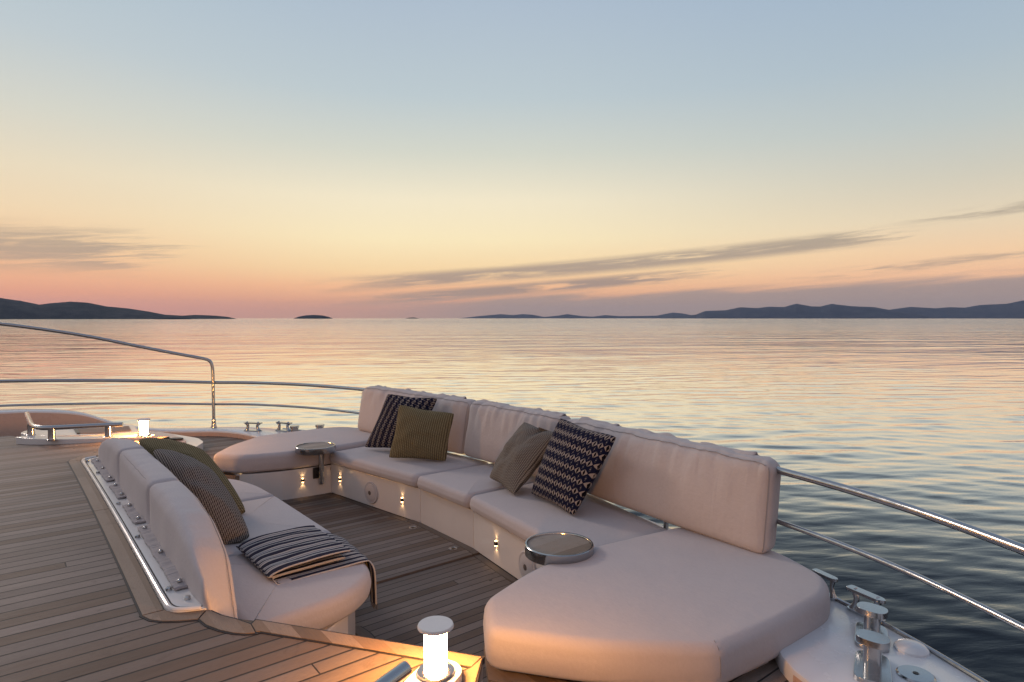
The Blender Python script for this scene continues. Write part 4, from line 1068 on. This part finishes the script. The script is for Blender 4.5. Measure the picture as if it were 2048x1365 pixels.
lef = t.ramp(ef, sk([(0, (216, 154, 138)), (.9, (226, 156, 138)), (2.0, (236, 166, 136)), (3.4, (244, 184, 144)), (5.5, (246, 206, 162)), (8, (242, 217, 180)), (11, (234, 220, 192)), (15, (214, 214, 202)), (20, (192, 203, 208)), (27, (174, 193, 207)), (45, (160, 168, 186)), (90, (156, 158, 172))]))
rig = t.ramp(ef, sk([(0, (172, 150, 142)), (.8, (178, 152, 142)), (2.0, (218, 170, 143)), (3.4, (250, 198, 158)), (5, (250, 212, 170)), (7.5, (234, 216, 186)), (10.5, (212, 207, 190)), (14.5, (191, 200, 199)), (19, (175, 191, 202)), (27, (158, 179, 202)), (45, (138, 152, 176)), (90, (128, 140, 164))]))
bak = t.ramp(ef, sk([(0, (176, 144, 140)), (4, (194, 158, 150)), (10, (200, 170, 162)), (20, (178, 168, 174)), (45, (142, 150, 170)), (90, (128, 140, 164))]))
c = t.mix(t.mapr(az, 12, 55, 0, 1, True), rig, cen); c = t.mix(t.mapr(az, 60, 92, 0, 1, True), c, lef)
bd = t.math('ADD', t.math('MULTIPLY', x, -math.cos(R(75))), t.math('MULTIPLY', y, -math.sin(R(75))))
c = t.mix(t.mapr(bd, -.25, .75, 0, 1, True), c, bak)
# --- streaky evening clouds, in azimuth / elevation
slope = .078
eb = t.math('ADD', el, t.math('MULTIPLY', t.math('SUBTRACT', az, 45.0), slope))      # elevation along the tilted streaks
wv = t.comb(t.math('MULTIPLY', az, .085), t.math('MULTIPLY', eb, 1.15), 0)
cn = t.noise(wv, 1.0, 7, .62, .5)
wf = t.noise(t.comb(t.math('MULTIPLY', az, .22), t.math('MULTIPLY', eb, 3.2), 5), 1.0, 5, .6, .6)
cc = t.math('ADD', t.math('MULTIPLY', cn, .68), t.math('MULTIPLY', wf, .32))
azn = t.math('ADD', az, t.math('MULTIPLY', t.math('SUBTRACT', t.math('ADD', t.math('MULTIPLY', wf, .6), t.math('MULTIPLY', cn, .6)), .6), 26.0))
def band(v, c0, w): return t.mapr(t.math('ABSOLUTE', t.math('SUBTRACT', v, c0)), w, w*.25, 0, 1, True)
rightm = t.math('MULTIPLY', t.mapr(azn, 69, 57, 0, 1, True), t.mapr(azn, 30, 42, 0, 1, True))
b1 = t.math('MULTIPLY', band(eb, 4.55, .95), t.math('MULTIPLY', t.mapr(azn, 70, 59, 0, 1, True), t.mapr(azn, 18, 26, .0, 1, True)))
k1 = t.math('MULTIPLY', b1, t.mapr(cc, .34, .52, 0, .92, True))
b2 = t.math('MULTIPLY', band(eb, 5.25, .55), t.mapr(az, 22, 15, 0, 1, True)); k2 = t.math('MULTIPLY', b2, t.mapr(cc, .40, .56, 0, .9, True))
b3 = t.math('MULTIPLY', band(eb, 3.05, .75), rightm); k3 = t.math('MULTIPLY', b3, t.mapr(cc, .36, .50, 0, 1, True))
b4 = t.math('MULTIPLY', band(el, 5.1, 2.3), t.mapr(azn, 79, 86, 0, 1, True)); k4 = t.math('MULTIPLY', b4, t.mapr(cc, .32, .56, 0, .85, True))
bank = t.math('ADD', el, t.math('ADD', t.math('MULTIPLY', t.math('SUBTRACT', az, 45.0), .030), t.math('MULTIPLY', t.math('SUBTRACT', cn, .5), 2.2)))
k5 = t.math('MULTIPLY', t.mapr(bank, 2.5, 1.5, 0, .92, True), t.mapr(az, 68, 50, 0, 1, True))
b6 = t.math('MULTIPLY', band(eb, 1.9, .6), t.mapr(az, 30, 20, 0, 1, True)); k6 = t.math('MULTIPLY', b6, t.mapr(cc, .45, .60, 0, .7, True))
kk = k1
for q_ in (k2, k3, k4, k6): kk = t.math('MAXIMUM', kk, q_)
ccol = t.mix(t.mapr(el, 2.5, 7, 0, 1), srgb(176, 150, 136), srgb(178, 164, 146))
c = t.mix(kk, c, ccol)
c = t.mix(k5, c, t.mix(t.mapr(az, 20, 55), srgb(168, 150, 145), srgb(178, 154, 142)))
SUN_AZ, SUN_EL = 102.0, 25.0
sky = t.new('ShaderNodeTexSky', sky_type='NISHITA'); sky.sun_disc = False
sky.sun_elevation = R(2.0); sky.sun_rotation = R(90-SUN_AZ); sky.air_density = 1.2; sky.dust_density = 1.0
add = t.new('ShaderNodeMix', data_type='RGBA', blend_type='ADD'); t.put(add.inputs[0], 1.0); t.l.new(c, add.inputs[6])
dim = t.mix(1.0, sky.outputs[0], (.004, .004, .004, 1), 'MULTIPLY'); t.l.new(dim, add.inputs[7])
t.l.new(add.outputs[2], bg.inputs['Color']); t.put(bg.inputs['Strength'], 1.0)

sl = bpy.data.lights.new('sun', 'SUN'); sl.energy = .8; sl.angle = R(10); sl.color = (1, .80, .68)
so = bpy.data.objects.new('sun', sl); COL.objects.link(so)
dv = Vector((math.cos(R(SUN_AZ))*math.cos(R(SUN_EL)), math.sin(R(SUN_AZ))*math.cos(R(SUN_EL)), math.sin(R(SUN_EL))))
so.rotation_euler = (-dv).to_track_quat('-Z', 'Y').to_euler(); so.location = dv*50

# ------------------------------------------------------------------ render settings
S.render.engine = 'CYCLES'
S.view_settings.view_transform = 'Standard'; S.view_settings.look = 'None'; S.view_settings.exposure = 0; S.view_settings.gamma = 1
S.cycles.use_denoising = True
S.cycles.max_bounces = 8; S.cycles.diffuse_bounces = 3; S.cycles.glossy_bounces = 4; S.cycles.caustics_reflective = False; S.cycles.caustics_refractive = False
S.cycles.sample_clamp_indirect = 6
